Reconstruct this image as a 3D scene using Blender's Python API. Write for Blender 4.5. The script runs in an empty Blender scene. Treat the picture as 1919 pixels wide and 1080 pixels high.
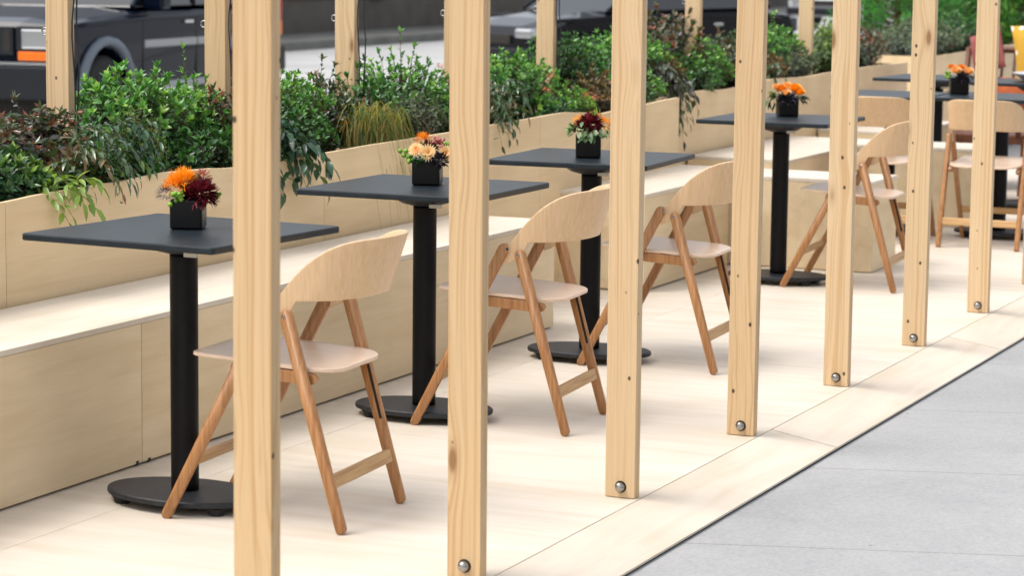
import bpy, bmesh, math, random
import numpy as np
from mathutils import Vector, Matrix, Euler
rad = math.radians
S = bpy.context.scene
COL = S.collection
random.seed(4)
# ------------------------------------------------------------------ camera
cd = bpy.data.cameras.new('camera'); cam = bpy.data.objects.new('camera', cd); COL.objects.link(cam)
cr = Vector((0.406695565, -0.913501416, 0.010671422)); cu = Vector((0.117030123, 0.063680158, 0.991084652)); cf = Vector((0.906036791, 0.401820855, -0.132805621))
cam.matrix_world = Matrix((( cr.x, cu.x, -cf.x, 0), (cr.y, cu.y, -cf.y, 0), (cr.z, cu.z, -cf.z, 1.5266), (0, 0, 0, 1)))
cd.sensor_width = 36; cd.lens = 4813.78/1919*36; cd.clip_start = .1; cd.clip_end = 600
cd.dof.use_dof = True; cd.dof.focus_distance = 7.9; cd.dof.aperture_fstop = 5.6; cd.dof.aperture_blades = 9
S.camera = cam
# ------------------------------------------------------------------ world and sun
SUN_EL, SUN_AZ = rad(60), rad(128)       # azimuth measured from +X towards +Y: the sun stands behind the camera, over the street side
W = bpy.data.worlds.new('World'); S.world = W; W.use_nodes = True
nt = W.node_tree; bg = nt.nodes['Background']
sky = nt.nodes.new('ShaderNodeTexSky'); sky.sky_type = 'NISHITA'; sky.sun_disc = False
sky.sun_elevation = SUN_EL; sky.sun_rotation = math.pi/2 - SUN_AZ; sky.dust_density = 4; sky.air_density = 1.0; sky.ozone_density = 1
hs = nt.nodes.new('ShaderNodeHueSaturation'); hs.inputs['Saturation'].default_value = .32
nt.links.new(sky.outputs[0], hs.inputs['Color']); nt.links.new(hs.outputs[0], bg.inputs[0]); bg.inputs[1].default_value = .15
sd = bpy.data.lights.new('sun', 'SUN'); sd.energy = .6; sd.angle = rad(24); sd.color = (1, .95, .87)
sun = bpy.data.objects.new('sun', sd); COL.objects.link(sun)
sv = Vector((math.cos(SUN_EL)*math.cos(SUN_AZ), math.cos(SUN_EL)*math.sin(SUN_AZ), math.sin(SUN_EL)))
sun.rotation_euler = (-sv).to_track_quat('-Z', 'Y').to_euler(); sun.location = sv*30
S.view_settings.view_transform = 'Standard'; S.view_settings.look = 'None'; S.view_settings.exposure = .97; S.view_settings.gamma = 1
S.render.engine = 'CYCLES'

# ------------------------------------------------------------------ materials
def mat(name):
    m = bpy.data.materials.new(name); m.use_nodes = True
    return m, m.node_tree, m.node_tree.nodes['Principled BSDF']
def nd(t, typ, **k):
    n = t.nodes.new(typ)
    for a, b in k.items():
        if a in n.bl_rna.properties: setattr(n, a, b)
        else: n.inputs[a].default_value = b
    return n
def ramp(t, stops):
    n = t.nodes.new('ShaderNodeValToRGB'); e = n.color_ramp.elements
    while len(e) < len(stops): e.new(.5)
    for i, (p, c) in enumerate(stops): e[i].position = p; e[i].color = (*c, 1)
    return n
def mix(t, a, b, fac, mode='MIX'):
    n = t.nodes.new('ShaderNodeMix'); n.data_type = 'RGBA'; n.blend_type = mode
    for s, v in ((n.inputs[6], a), (n.inputs[7], b), (n.inputs[0], fac)):
        if hasattr(v, 'links') or hasattr(v, 'is_linked'): t.links.new(v, s)
        else: s.default_value = (*v, 1) if isinstance(v, tuple) else v
    return n.outputs[2]
def math_(t, op, a, b=None, c=None):
    n = t.nodes.new('ShaderNodeMath'); n.operation = op
    for i, v in enumerate((a, b, c)):
        if v is None: continue
        if hasattr(v, 'is_linked'): t.links.new(v, n.inputs[i])
        else: n.inputs[i].default_value = v
    return n.outputs[0]
def objvec(t, scale, rand=True, kind='Object'):
    tc = t.nodes.new('ShaderNodeTexCoord'); v = tc.outputs[kind]
    if rand:
        oi = t.nodes.new('ShaderNodeObjectInfo'); cm = nd(t, 'ShaderNodeVectorMath', operation='MULTIPLY_ADD')
        cb = t.nodes.new('ShaderNodeCombineXYZ')
        for i in range(3): t.links.new(oi.outputs['Random'], cb.inputs[i])
        t.links.new(cb.outputs[0], cm.inputs[0]); cm.inputs[1].default_value = (37, 53, 71); t.links.new(v, cm.inputs[2]); v = cm.outputs[0]
    mp = t.nodes.new('ShaderNodeMapping'); mp.inputs['Scale'].default_value = scale; t.links.new(v, mp.inputs['Vector'])
    return mp.outputs[0]
def bump(t, b, h, s=.2, d=.01):
    n = nd(t, 'ShaderNodeBump', Strength=s, Distance=d); t.links.new(h, n.inputs['Height']); t.links.new(n.outputs[0], b.inputs['Normal'])
def simple(name, col, rough=.5, metal=0, spec=.5, noise=0, nscale=30, coat=0):
    m, t, b = mat(name)
    b.inputs['Roughness'].default_value = rough; b.inputs['Metallic'].default_value = metal; b.inputs['Specular IOR Level'].default_value = spec
    b.inputs['Coat Weight'].default_value = coat
    n = nd(t, 'ShaderNodeTexNoise', Scale=nscale, Detail=5.); t.links.new(objvec(t, (1, 1, 1)), n.inputs['Vector'])
    c2 = tuple(min(1, x*(1+noise)) for x in col); c1 = tuple(x*(1-noise) for x in col)
    r = ramp(t, [(.3, c1), (.7, c2)]); t.links.new(n.outputs['Fac'], r.inputs[0]); t.links.new(r.outputs[0], b.inputs['Base Color'])
    return m
def plywood(name, base, spots=.5, axis=0, rough=.55, k_=1.):
    """pale birch ply: faint long grain along one axis, blotches, a few small knots"""
    m, t, b = mat(name)
    sc = [9, 9, 9]; sc[axis] = .9
    g = nd(t, 'ShaderNodeTexNoise', Scale=1.0, Detail=6., Distortion=.6); t.links.new(objvec(t, tuple(x*1.6 for x in sc)), g.inputs['Vector'])
    sf = [160, 160, 160]; sf[axis] = 5
    f = nd(t, 'ShaderNodeTexNoise', Scale=1.0, Detail=3.); t.links.new(objvec(t, tuple(sf)), f.inputs['Vector'])
    bl = nd(t, 'ShaderNodeTexNoise', Scale=2.2, Detail=3.); t.links.new(objvec(t, (1, 1, 1)), bl.inputs['Vector'])
    dk = tuple(x*(1-(1-y)*k_) for x, y in zip(base, (.86, .80, .70))); lt = tuple(min(1, x*1.06) for x in base)
    r = ramp(t, [(.32, dk), (.52, base), (.75, lt)]); t.links.new(g.outputs['Fac'], r.inputs[0])
    r2 = ramp(t, [(.35, (1-.07*k_, 1-.09*k_, 1-.12*k_)), (.65, (1, 1, 1))]); t.links.new(f.outputs['Fac'], r2.inputs[0])
    r3 = ramp(t, [(.35, (.91, .90, .87)), (.62, (1, 1, 1))]); t.links.new(bl.outputs['Fac'], r3.inputs[0])
    c = mix(t, r.outputs[0], r2.outputs[0], 1., 'MULTIPLY'); c = mix(t, c, r3.outputs[0], 1., 'MULTIPLY')
    v = nd(t, 'ShaderNodeTexVoronoi', Scale=2.3); t.links.new(objvec(t, (1, 1, 1)), v.inputs['Vector'])
    k = ramp(t, [(0, (1, 1, 1)), (.022*spots+.001, (.8, .8, .8)), (.06*spots+.002, (0, 0, 0))]); t.links.new(v.outputs['Distance'], k.inputs[0])
    sel = math_(t, 'GREATER_THAN', v.outputs['Color'], .45)
    c = mix(t, c, tuple(x*y for x, y in zip(base, (.34, .26, .20))), math_(t, 'MULTIPLY', math_(t, 'MULTIPLY', k.outputs[0], sel), .85))
    v2 = nd(t, 'ShaderNodeTexVoronoi', Scale=2.9); s2 = [1, 1, 1]; s2[axis] = .55; t.links.new(objvec(t, tuple(s2)), v2.inputs['Vector'])
    k2 = ramp(t, [(0, (1, 1, 1)), (.2*spots+.01, (0, 0, 0))]); t.links.new(v2.outputs['Distance'], k2.inputs[0])
    wob = math_(t, 'MULTIPLY', math_(t, 'MULTIPLY', k2.outputs[0], f.outputs['Fac']), .45)
    c = mix(t, c, tuple(x*y for x, y in zip(base, (.66, .56, .45))), wob)
    t.links.new(c, b.inputs['Base Color']); b.inputs['Roughness'].default_value = rough; b.inputs['Specular IOR Level'].default_value = .35
    bump(t, b, f.outputs['Fac'], .08, .002)
    return m
def pine(name, base, knots=True):
    """planed pine post: long growth lines down the length (local Z), wandering round brown knots"""
    m, t, b = mat(name)
    o = objvec(t, (1, 1, 1))
    vm = nd(t, 'ShaderNodeMapping'); vm.inputs['Scale'].default_value = (4.5, 4.5, 1.55); t.links.new(o, vm.inputs['Vector'])
    v = nd(t, 'ShaderNodeTexVoronoi', Scale=1.9); t.links.new(vm.outputs[0], v.inputs['Vector'])
    sel = math_(t, 'GREATER_THAN', v.outputs['Color'], .38)
    near = ramp(t, [(0, (1, 1, 1)), (.5, (0, 0, 0))]); near.color_ramp.interpolation = 'EASE'; t.links.new(v.outputs['Distance'], near.inputs[0])
    ndist = math_(t, 'MULTIPLY', math_(t, 'MULTIPLY', near.outputs[0], sel), .022)
    lw = nd(t, 'ShaderNodeTexNoise', Scale=1.0, Detail=2.); mp = nd(t, 'ShaderNodeMapping'); mp.inputs['Scale'].default_value = (3, 3, .9); t.links.new(o, mp.inputs['Vector']); t.links.new(mp.outputs[0], lw.inputs['Vector'])
    sep = t.nodes.new('ShaderNodeSeparateXYZ'); t.links.new(o, sep.inputs[0])
    y = math_(t, 'ADD', sep.outputs['Y'], math_(t, 'MULTIPLY', lw.outputs['Fac'], .055)); y = math_(t, 'ADD', y, ndist)
    x = math_(t, 'ADD', sep.outputs['X'], math_(t, 'MULTIPLY', lw.outputs['Fac'], .05))
    cb = t.nodes.new('ShaderNodeCombineXYZ'); t.links.new(math_(t, 'MULTIPLY', x, 60), cb.inputs[0]); t.links.new(math_(t, 'MULTIPLY', y, 105), cb.inputs[1]); t.links.new(math_(t, 'MULTIPLY', sep.outputs['Z'], .7), cb.inputs[2])
    g = nd(t, 'ShaderNodeTexNoise', Scale=1.0, Detail=1.5); t.links.new(cb.outputs[0], g.inputs['Vector'])
    cb2 = t.nodes.new('ShaderNodeCombineXYZ'); t.links.new(math_(t, 'MULTIPLY', x, 400), cb2.inputs[0]); t.links.new(math_(t, 'MULTIPLY', y, 500), cb2.inputs[1]); t.links.new(math_(t, 'MULTIPLY', sep.outputs['Z'], 6), cb2.inputs[2])
    g2 = nd(t, 'ShaderNodeTexNoise', Scale=1.0, Detail=2.); t.links.new(cb2.outputs[0], g2.inputs['Vector'])
    line = tuple(a*c for a, c in zip(base, (.90, .81, .70)))
    r = ramp(t, [(.36, line), (.46, base), (.62, tuple(min(1, a*1.07) for a in base)), (.72, tuple(a*c for a, c in zip(base, (.95, .88, .8))))]); t.links.new(g.outputs['Fac'], r.inputs[0])
    r2 = ramp(t, [(.3, (.91, .89, .86)), (.7, (1, 1, 1))]); t.links.new(g2.outputs['Fac'], r2.inputs[0])
    c = mix(t, r.outputs[0], r2.outputs[0], 1., 'MULTIPLY')
    oi = t.nodes.new('ShaderNodeObjectInfo'); r3 = ramp(t, [(0, (.90, .84, .76)), (1, (1.06, 1.05, 1.04))]); t.links.new(oi.outputs['Random'], r3.inputs[0])
    c = mix(t, c, r3.outputs[0], 1., 'MULTIPLY')
    if knots:
        vm2 = nd(t, 'ShaderNodeMapping'); vm2.inputs['Scale'].default_value = (4.5, 4.5, 3.2); t.links.new(o, vm2.inputs['Vector'])
        # dark heart of the same knots and a sprinkle of pin knots
        k = ramp(t, [(0, (1, 1, 1)), (.062, (1, 1, 1)), (.115, (.25, .25, .25)), (.2, (0, 0, 0))]); t.links.new(v.outputs['Distance'], k.inputs[0])
        kf = math_(t, 'MULTIPLY', k.outputs[0], sel)
        c = mix(t, c, tuple(a*q for a, q in zip(base, (.36, .22, .13))), math_(t, 'MULTIPLY', kf, .85))
        v3 = nd(t, 'ShaderNodeTexVoronoi', Scale=3.6); t.links.new(vm2.outputs[0], v3.inputs['Vector'])
        k3 = ramp(t, [(0, (1, 1, 1)), (.065, (1, 1, 1)), (.10, (0, 0, 0))]); t.links.new(v3.outputs['Distance'], k3.inputs[0])
        c = mix(t, c, (.035, .018, .009), math_(t, 'MULTIPLY', math_(t, 'MULTIPLY', k3.outputs[0], math_(t, 'GREATER_THAN', v3.outputs['Color'], .30)), .9))
    t.links.new(c, b.inputs['Base Color']); b.inputs['Roughness'].default_value = .6; b.inputs['Specular IOR Level'].default_value = .3
    bump(t, b, g2.outputs['Fac'], .15, .002)
    return m
def oak(name, base, rough=.42, axis=2, fine=1., k_=1.):
    m, t, b = mat(name)
    sc = [130*fine]*3; sc[axis] = 5
    g = nd(t, 'ShaderNodeTexNoise', Scale=1.0, Detail=4., Distortion=.3); t.links.new(objvec(t, tuple(sc)), g.inputs['Vector'])
    s2 = [26*fine]*3; s2[axis] = 1.5
    g2 = nd(t, 'ShaderNodeTexNoise', Scale=1.0, Detail=3.); t.links.new(objvec(t, tuple(s2)), g2.inputs['Vector'])
    r = ramp(t, [(.3, tuple(a*(1-(1-q)*k_) for a, q in zip(base, (.72, .62, .5)))), (.55, base), (.8, tuple(min(1, a*1.1) for a in base))]); t.links.new(g.outputs['Fac'], r.inputs[0])
    r2 = ramp(t, [(.3, (1-.16*k_, 1-.20*k_, 1-.26*k_)), (.7, (1+.04*k_, 1+.03*k_, 1))]); t.links.new(g2.outputs['Fac'], r2.inputs[0])
    t.links.new(mix(t, r.outputs[0], r2.outputs[0], 1., 'MULTIPLY'), b.inputs['Base Color']); b.inputs['Roughness'].default_value = rough
    bump(t, b, g.outputs['Fac'], .1*k_, .001)
    return m
def foliage(name, stops, rough=.26, trans=.16, spec=.6):
    m, t, b = mat(name)
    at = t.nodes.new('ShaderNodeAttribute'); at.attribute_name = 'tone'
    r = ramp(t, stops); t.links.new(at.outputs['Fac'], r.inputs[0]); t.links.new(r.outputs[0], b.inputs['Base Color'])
    b.inputs['Roughness'].default_value = rough; b.inputs['Specular IOR Level'].default_value = spec
    tr = t.nodes.new('ShaderNodeBsdfTranslucent'); t.links.new(mix(t, r.outputs[0], (1.5, 1.6, .7), 1., 'MULTIPLY'), tr.inputs[0])
    mx = t.nodes.new('ShaderNodeMixShader'); mx.inputs[0].default_value = trans
    out = t.nodes['Material Output']; t.links.new(b.outputs[0], mx.inputs[1]); t.links.new(tr.outputs[0], mx.inputs[2]); t.links.new(mx.outputs[0], out.inputs[0])
    return m
M = {}
M['floor'] = plywood('floor ply', (.71, .64, .55), .2, 1, .5, .45)
M['edge'] = plywood('edge ply', (.71, .63, .53), .25, 0, .5, .45)
M['bench_front'] = plywood('bench front ply', (.82, .67, .45), 1.4, 0, .55, .5)
M['bench_top'] = plywood('bench top ply', (.76, .69, .59), .2, 0, .45, .4)
M['planter'] = plywood('planter ply', (.80, .62, .385), .7, 0, .55, .45)
M['pine'] = pine('pine post', (.64, .48, .295))
M['oak'] = oak('oak leg', (.45, .225, .092))
M['oak_light'] = oak('oak rung', (.56, .35, .16), axis=0)
M['shell'] = oak('oak veneer', (.67, .465, .275), .4, axis=2, fine=1.1, k_=.3)
M['seat'] = oak('seat veneer lit from above', (.74, .56, .42), .33, axis=1, fine=1.1, k_=.22)  # same ply as the backrest, coloured paler for the sheen from above
M['tabletop'] = simple('slate black tabletop', (.011, .017, .022), .40, 0, .30, .3, 14)
M['black'] = simple('black powder coat', (.005, .005, .006), .42, 0, .16, .2, 60)
M['cast'] = simple('cast iron', (.014, .016, .020), .5, 0, .4, .45, 60)
M['vase'] = simple('matt black glass', (.003, .003, .0035), .3, 0, .25, .1)
M['steel'] = simple('polished steel', (.36, .35, .34), .06, 1)
M['rubber'] = simple('rubber', (.015, .015, .015), .8)
M['tag'] = simple('pale tag', (.6, .58, .52), .6)
M['soil'] = simple('soil', (.03, .02, .013), .95, 0, .2, .5, 40)
M['stem'] = simple('woody stem', (.12, .055, .03), .7)
M['gstem'] = simple('green stem', (.10, .13, .04), .6)
M['gap'] = simple('shadow gap', (.02, .017, .014), .9)
M['cable'] = simple('black cable', (.012, .012, .012), .5)
def leafy(n, *s, **k): M[n] = foliage(n, list(s), **k)
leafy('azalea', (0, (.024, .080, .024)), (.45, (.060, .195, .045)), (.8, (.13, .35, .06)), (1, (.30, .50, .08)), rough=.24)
leafy('deep', (0, (.016, .055, .018)), (.6, (.038, .125, .032)), (1, (.10, .26, .045)))
leafy('purple', (0, (.040, .050, .038)), (.3, (.085, .080, .075)), (.55, (.070, .125, .045)), (.8, (.13, .10, .06)), (.92, (.22, .075, .05)), (1, (.30, .09, .05)), rough=.2, spec=.65, trans=.12)
leafy('purplegreen', (0, (.030, .062, .030)), (.45, (.055, .115, .045)), (.75, (.10, .14, .06)), (1, (.24, .12, .06)), rough=.22, spec=.65, trans=.12)
leafy('conifer', (0, (.07, .14, .04)), (.6, (.14, .24, .06)), (1, (.28, .38, .09)), rough=.45)
leafy('bigleaf', (0, (.018, .055, .028)), (.6, (.038, .105, .042)), (.85, (.11, .21, .04)), (1, (.24, .36, .06)), rough=.22)
leafy('lime', (0, (.10, .20, .03)), (1, (.28, .40, .08)), trans=.3)
leafy('grass', (0, (.05, .11, .02)), (.45, (.16, .20, .035)), (.8, (.36, .30, .05)), (1, (.40, .18, .05)), rough=.45, trans=.35)
leafy('silver', (0, (.06, .09, .06)), (.6, (.11, .15, .09)), (1, (.22, .26, .15)), rough=.5)
leafy('brown', (0, (.06, .045, .03)), (.5, (.10, .09, .03)), (.8, (.18, .12, .04)), (1, (.28, .15, .06)), rough=.4)
leafy('pink', (0, (.55, .16, .14)), (1, (.75, .33, .27)), rough=.6, trans=.3)
leafy('cypress', (0, (.03, .14, .025)), (.6, (.06, .28, .045)), (1, (.14, .45, .07)), rough=.5)
leafy('orange', (0, (.75, .20, .01)), (1, (.90, .38, .03)), rough=.5, trans=.2)
leafy('crimson', (0, (.06, .003, .008)), (.6, (.14, .006, .018)), (1, (.30, .03, .05)), rough=.5, trans=.12)
leafy('peach', (0, (.85, .40, .15)), (1, (.92, .62, .30)), rough=.55, trans=.2)
leafy('tan', (0, (.70, .35, .13)), (.5, (.86, .60, .28)), (1, (.90, .74, .45)), rough=.55, trans=.2)
leafy('amber', (0, (.85, .28, .01)), (1, (.93, .45, .03)), rough=.5, trans=.2)
leafy('rose', (0, (.35, .07, .07)), (1, (.55, .20, .17)), rough=.5)
leafy('thistle', (0, (.06, .065, .12)), (1, (.16, .17, .26)), rough=.6, trans=.05)
leafy('plum', (0, (.012, .009, .014)), (1, (.045, .035, .06)), rough=.5, trans=.05)
leafy('berry', (0, (.12, .28, .015)), (1, (.25, .48, .03)), rough=.3, trans=.1)
leafy('variegated', (0, (.05, .12, .03)), (.5, (.10, .19, .06)), (1, (.62, .66, .38)), rough=.4)

# ------------------------------------------------------------------ object helpers
def link(name, me, parent=None, loc=(0, 0, 0)):
    o = bpy.data.objects.new(name, me); COL.objects.link(o)
    if parent is not None: o.parent = parent
    o.location = loc
    return o
def tag(o, label=None, cat=None, group=None, kind=None):
    for k, v in (('label', label), ('category', cat), ('group', group), ('kind', kind)):
        if v: o[k] = v
    return o
def thing(name, loc, label, cat, group=None, rz=0):
    o = link(name, None); o.location = loc; o.rotation_euler = (0, 0, rz); o.empty_display_size = .05
    return tag(o, label, cat, group)
class MB:
    def __init__(s): s.v = []; s.f = []
    def add(s, vs, fs):
        k = len(s.v); s.v += [tuple(p) for p in vs]; s.f += [tuple(i+k for i in f) for f in fs]; return s
    def box(s, x0, x1, y0, y1, z0, z1, mtx=None):
        vs = [Vector((x, y, z)) for z in (z0, z1) for y in (y0, y1) for x in (x0, x1)]
        if mtx: vs = [mtx @ p for p in vs]
        return s.add(vs, [(0, 2, 3, 1), (4, 5, 7, 6), (0, 1, 5, 4), (2, 6, 7, 3), (0, 4, 6, 2), (1, 3, 7, 5)])
    def prism(s, poly, z0, z1, mtx=None):
        n = len(poly); vs = [Vector((x, y, z0)) for x, y in poly]+[Vector((x, y, z1)) for x, y in poly]
        if mtx: vs = [mtx @ p for p in vs]
        return s.add(vs, [tuple(range(n))[::-1], tuple(range(n, 2*n))]+[(i, (i+1) % n, n+(i+1) % n, n+i) for i in range(n)])
    def tube(s, path, r, seg=8, cap=True, flat=None):
        path = [Vector(p) for p in path]; n = len(path); rs = r if isinstance(r, (list, tuple)) else [r]*n; vs = []
        ref = None
        for i, p in enumerate(path):
            d = (path[min(i+1, n-1)]-path[max(i-1, 0)]).normalized()
            if ref is None: ref = d.orthogonal().normalized() if flat is None else Vector(flat)
            a = (ref-d*ref.dot(d)).normalized(); b = d.cross(a); ref = a
            for k in range(seg):
                q = 2*math.pi*k/seg; vs.append(p+a*rs[i]*math.cos(q)+b*rs[i]*math.sin(q))
        fs = [(i*seg+k, i*seg+(k+1) % seg, (i+1)*seg+(k+1) % seg, (i+1)*seg+k) for i in range(n-1) for k in range(seg)]
        if cap: fs += [tuple(range(seg))[::-1], tuple(range((n-1)*seg, n*seg))]
        return s.add(vs, fs)
    def lathe(s, prof, seg=32, c=(0, 0, 0), mtx=None):
        n = len(prof); vs = []
        for r, z in prof:
            for k in range(seg):
                q = 2*math.pi*k/seg; p = Vector((r*math.cos(q), r*math.sin(q), z))
                if mtx: p = mtx @ p
                vs.append(p+Vector(c))
        fs = [(i*seg+k, i*seg+(k+1) % seg, (i+1)*seg+(k+1) % seg, (i+1)*seg+k) for i in range(n-1) for k in range(seg)]
        fs += [tuple(range(seg))[::-1], tuple(range((n-1)*seg, n*seg))]
        return s.add(vs, fs)
    def ball(s, c, r, seg=10, rings=7, sc=(1, 1, 1)):
        vs = []
        for i in range(rings+1):
            th = math.pi*i/rings
            for k in range(seg):
                q = 2*math.pi*k/seg; vs.append((c[0]+sc[0]*r*math.sin(th)*math.cos(q), c[1]+sc[1]*r*math.sin(th)*math.sin(q), c[2]+sc[2]*r*math.cos(th)))
        return s.add(vs, [(i*seg+k, (i+1)*seg+k, (i+1)*seg+(k+1) % seg, i*seg+(k+1) % seg) for i in range(rings) for k in range(seg)])
    def build(s, name, m, parent=None, smooth=False, bevel=0, loc=(0, 0, 0)):
        me = bpy.data.meshes.new(name); me.from_pydata([tuple(p) for p in s.v], [], s.f); me.materials.append(m)
        if smooth: me.polygons.foreach_set('use_smooth', [True]*len(me.polygons))
        me.update(); o = link(name, me, parent, loc)
        if bevel:
            b = o.modifiers.new('bevel', 'BEVEL'); b.width = bevel; b.segments = 2; b.limit_method = 'ANGLE'; b.angle_limit = rad(40)
        return o
def copy_tree(o, parent=None):
    kids = list(o.children); c = o.copy(); COL.objects.link(c)
    c.parent = parent
    for k in kids: copy_tree(k, c)
    return c

# ------------------------------------------------------------------ ground
def struct(o): o['kind'] = 'structure'; return o
m, t, b = mat('asphalt road'); n = nd(t, 'ShaderNodeTexNoise', Scale=.6, Detail=8.); t.links.new(objvec(t, (1, 1, 1), False), n.inputs['Vector'])
r = ramp(t, [(.35, (.36, .36, .355)), (.65, (.45, .45, .44))]); t.links.new(n.outputs['Fac'], r.inputs[0]); t.links.new(r.outputs[0], b.inputs['Base Color']); b.inputs['Roughness'].default_value = .85
M['road'] = m
struct(MB().add([(-300, -300, -.2), (400, -300, -.2), (400, 400, -.2), (-300, 400, -.2)], [(0, 1, 2, 3)]).build('road', M['road']))
m, t, b = mat('concrete slabs')
o_ = objvec(t, (1, 1, 1), False)
sp = t.nodes.new('ShaderNodeSeparateXYZ'); t.links.new(o_, sp.inputs[0])
def joints(cx, cy, off_, pitch, w):
    q = math_(t, 'ADD', math_(t, 'MULTIPLY', sp.outputs['X'], cx), math_(t, 'MULTIPLY', sp.outputs['Y'], cy))
    q = math_(t, 'FRACT', math_(t, 'DIVIDE', math_(t, 'SUBTRACT', q, off_-pitch*100.5), pitch)); q = math_(t, 'ABSOLUTE', math_(t, 'SUBTRACT', q, .5))
    return math_(t, 'LESS_THAN', q, w/pitch)
jt = math_(t, 'MAXIMUM', joints(.956, .292, 6.69, 1.062, .0022), joints(-.292, .956, -1.2, 3.4, .0022))
n = nd(t, 'ShaderNodeTexNoise', Scale=1.9, Detail=12., Roughness=.74); t.links.new(o_, n.inputs['Vector'])
r = ramp(t, [(.30, (.325, .328, .330)), (.5, (.365, .367, .367)), (.70, (.405, .406, .404))]); t.links.new(n.outputs['Fac'], r.inputs[0])
n2 = nd(t, 'ShaderNodeTexNoise', Scale=90., Detail=5., Roughness=.8); t.links.new(o_, n2.inputs['Vector']); r2 = ramp(t, [(.36, (.80, .80, .80)), (.56, (1, 1, 1))]); t.links.new(n2.outputs['Fac'], r2.inputs[0])
v = nd(t, 'ShaderNodeTexVoronoi', Scale=7.); t.links.new(o_, v.inputs['Vector']); rk = ramp(t, [(0, (.35, .33, .30)), (.03, (.5, .5, .48)), (.055, (1, 1, 1))]); t.links.new(v.outputs['Distance'], rk.inputs[0])
c = mix(t, r.outputs[0], r2.outputs[0], 1., 'MULTIPLY'); c = mix(t, c, (.13, .13, .125), math_(t, 'MULTIPLY', jt, .9))
c = mix(t, c, mix(t, c, rk.outputs[0], 1., 'MULTIPLY'), math_(t, 'GREATER_THAN', v.outputs['Color'], .62))
t.links.new(c, b.inputs['Base Color']); b.inputs['Roughness'].default_value = .8; bump(t, b, n2.outputs['Fac'], .15, .002)
M['sidewalk'] = m
struct(MB().box(-40, 120, -14, 5.7, -.3, -.05).build('sidewalk', M['sidewalk'], bevel=.02))
M['kerb'] = simple('far kerb stone', (.16, .16, .145), .85, 0, .3, .2, 2)
struct(MB().box(-60, 160, 19.9, 21.6, -.3, -.05).build('far_sidewalk', M['kerb'], bevel=.02))
# the far wall of dark brick
m, t, b = mat('dark brick'); bk = nd(t, 'ShaderNodeTexBrick'); mp = nd(t, 'ShaderNodeMapping'); mp.inputs['Rotation'].default_value = (rad(90), 0, 0); t.links.new(objvec(t, (1, 1, 1), False), mp.inputs['Vector']); t.links.new(mp.outputs[0], bk.inputs['Vector'])
bk.inputs['Scale'].default_value = 3; bk.inputs['Color1'].default_value = (.080, .046, .032, 1); bk.inputs['Color2'].default_value = (.115, .066, .046, 1); bk.inputs['Mortar'].default_value = (.09, .08, .07, 1); bk.inputs['Mortar Size'].default_value = .02
n = nd(t, 'ShaderNodeTexNoise', Scale=.5, Detail=3.); t.links.new(objvec(t, (1, 1, 1), False), n.inputs['Vector']); r = ramp(t, [(.4, (.6, .6, .6)), (.62, (1.25, 1.2, 1.15))]); t.links.new(n.outputs['Fac'], r.inputs[0])
t.links.new(mix(t, bk.outputs['Color'], r.outputs[0], 1., 'MULTIPLY'), b.inputs['Base Color']); b.inputs['Roughness'].default_value = .85; M['brick'] = m
bw = thing('brick_wall', (0, 21.6, -.05), 'dark brown brick wall along the far side of the street behind the cars', 'wall')
MB().box(-30, 150, 0, .4, .55, 3.3).build('wall_face', M['brick'], bw)
MB().box(-30, 150, -.06, .42, -.2, .55).build('plinth', simple('stone plinth', (.10, .09, .078), .8, 0, .3, .2, 2), bw)
MB().box(-30, 150, -.05, .45, 3.3, 3.42).build('coping', simple('stone coping', (.25, .24, .22), .8, 0, .3, .2, 2), bw)
for k in range(26): MB().box(-20+k*6.2, -19.4+k*6.2, -.12, -.001, .55, 3.295).build('pier', M['brick'], bw)
w_ = simple('dark window glass', (.02, .022, .025), .1, 0, .6); fr_ = simple('window frame paint', (.10, .09, .08), .5)
# unseen facade added behind the camera to shade the low sky and darken reflections
ob = thing('added_facade', (0, -30, -.05), 'unseen grey stone facade added behind the photographer to darken sky light and reflections', 'building')
st_m = simple('grey stone', (.34, .32, .29), .8, 0, .3, .15, 1.5)
MB().box(-60, 120, -6, 0, -.2, 8.6).build('wall', st_m, ob)
for k in range(30):
    x = -55+k*5.6
    a = MB().box(x, x+5.3, .004, .05, .35, 3.6).build('dark_reflection_pane', w_, ob)  # dark panes added low on the facade so car paint reflects darker
    MB().box(x-.1, x+5.4, .004, .9, 3.75, 3.95).build('window_canopy', fr_, a)
    MB().box(x+.6, x+4, .004, .05, 5.2, 7.4).build('window', w_, ob)
# ------------------------------------------------------------------ timber deck
deck = thing('timber_deck', (0, 0, 0), 'pale plywood deck laid on the pavement under the tables and posts', 'deck')
XS = [-3, -.85, 1.6, 4.05, 6.5, 8.95, 11.4, 13.85, 16.3, 18.8]
for a, c in zip(XS[:-1], XS[1:]):
    for y0, y1 in ((2.508, 3.727), (3.7285, 5.25)):
        MB().box(a+.0006, c-.0006, y0, y1, -.045, 0).build('floor_panel', M['floor'], deck)
XE = [-3, .95, 3.2, 5.45, 7.70, 9.92, 12.15, 14.4, 16.65, 18.8]
for a, c in zip(XE[:-1], XE[1:]):
    MB().add([(a+.0038, 2.288, -.0435), (c-.0038, 2.288, -.0435), (c-.0038, 2.288, -.0375), (a+.0038, 2.288, -.0375), (a+.0038, 2.504, 0), (c-.0038, 2.504, 0), (a+.0038, 2.504, -.0435), (c-.0038, 2.504, -.0435)],
             [(0, 1, 2, 3), (3, 2, 5, 4), (6, 7, 1, 0), (4, 5, 7, 6), (0, 3, 4, 6), (1, 7, 5, 2)]).build('edge_ramp', M['edge'], deck)
MB().box(-3, 18.8, 2.292, 5.2, -.0495, -.0452).build('underlay', M['gap'], deck)
pth = [(-3+k*.6, 2.2915+.0015*math.sin(k*1.7), -.0475) for k in range(37)]
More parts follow.
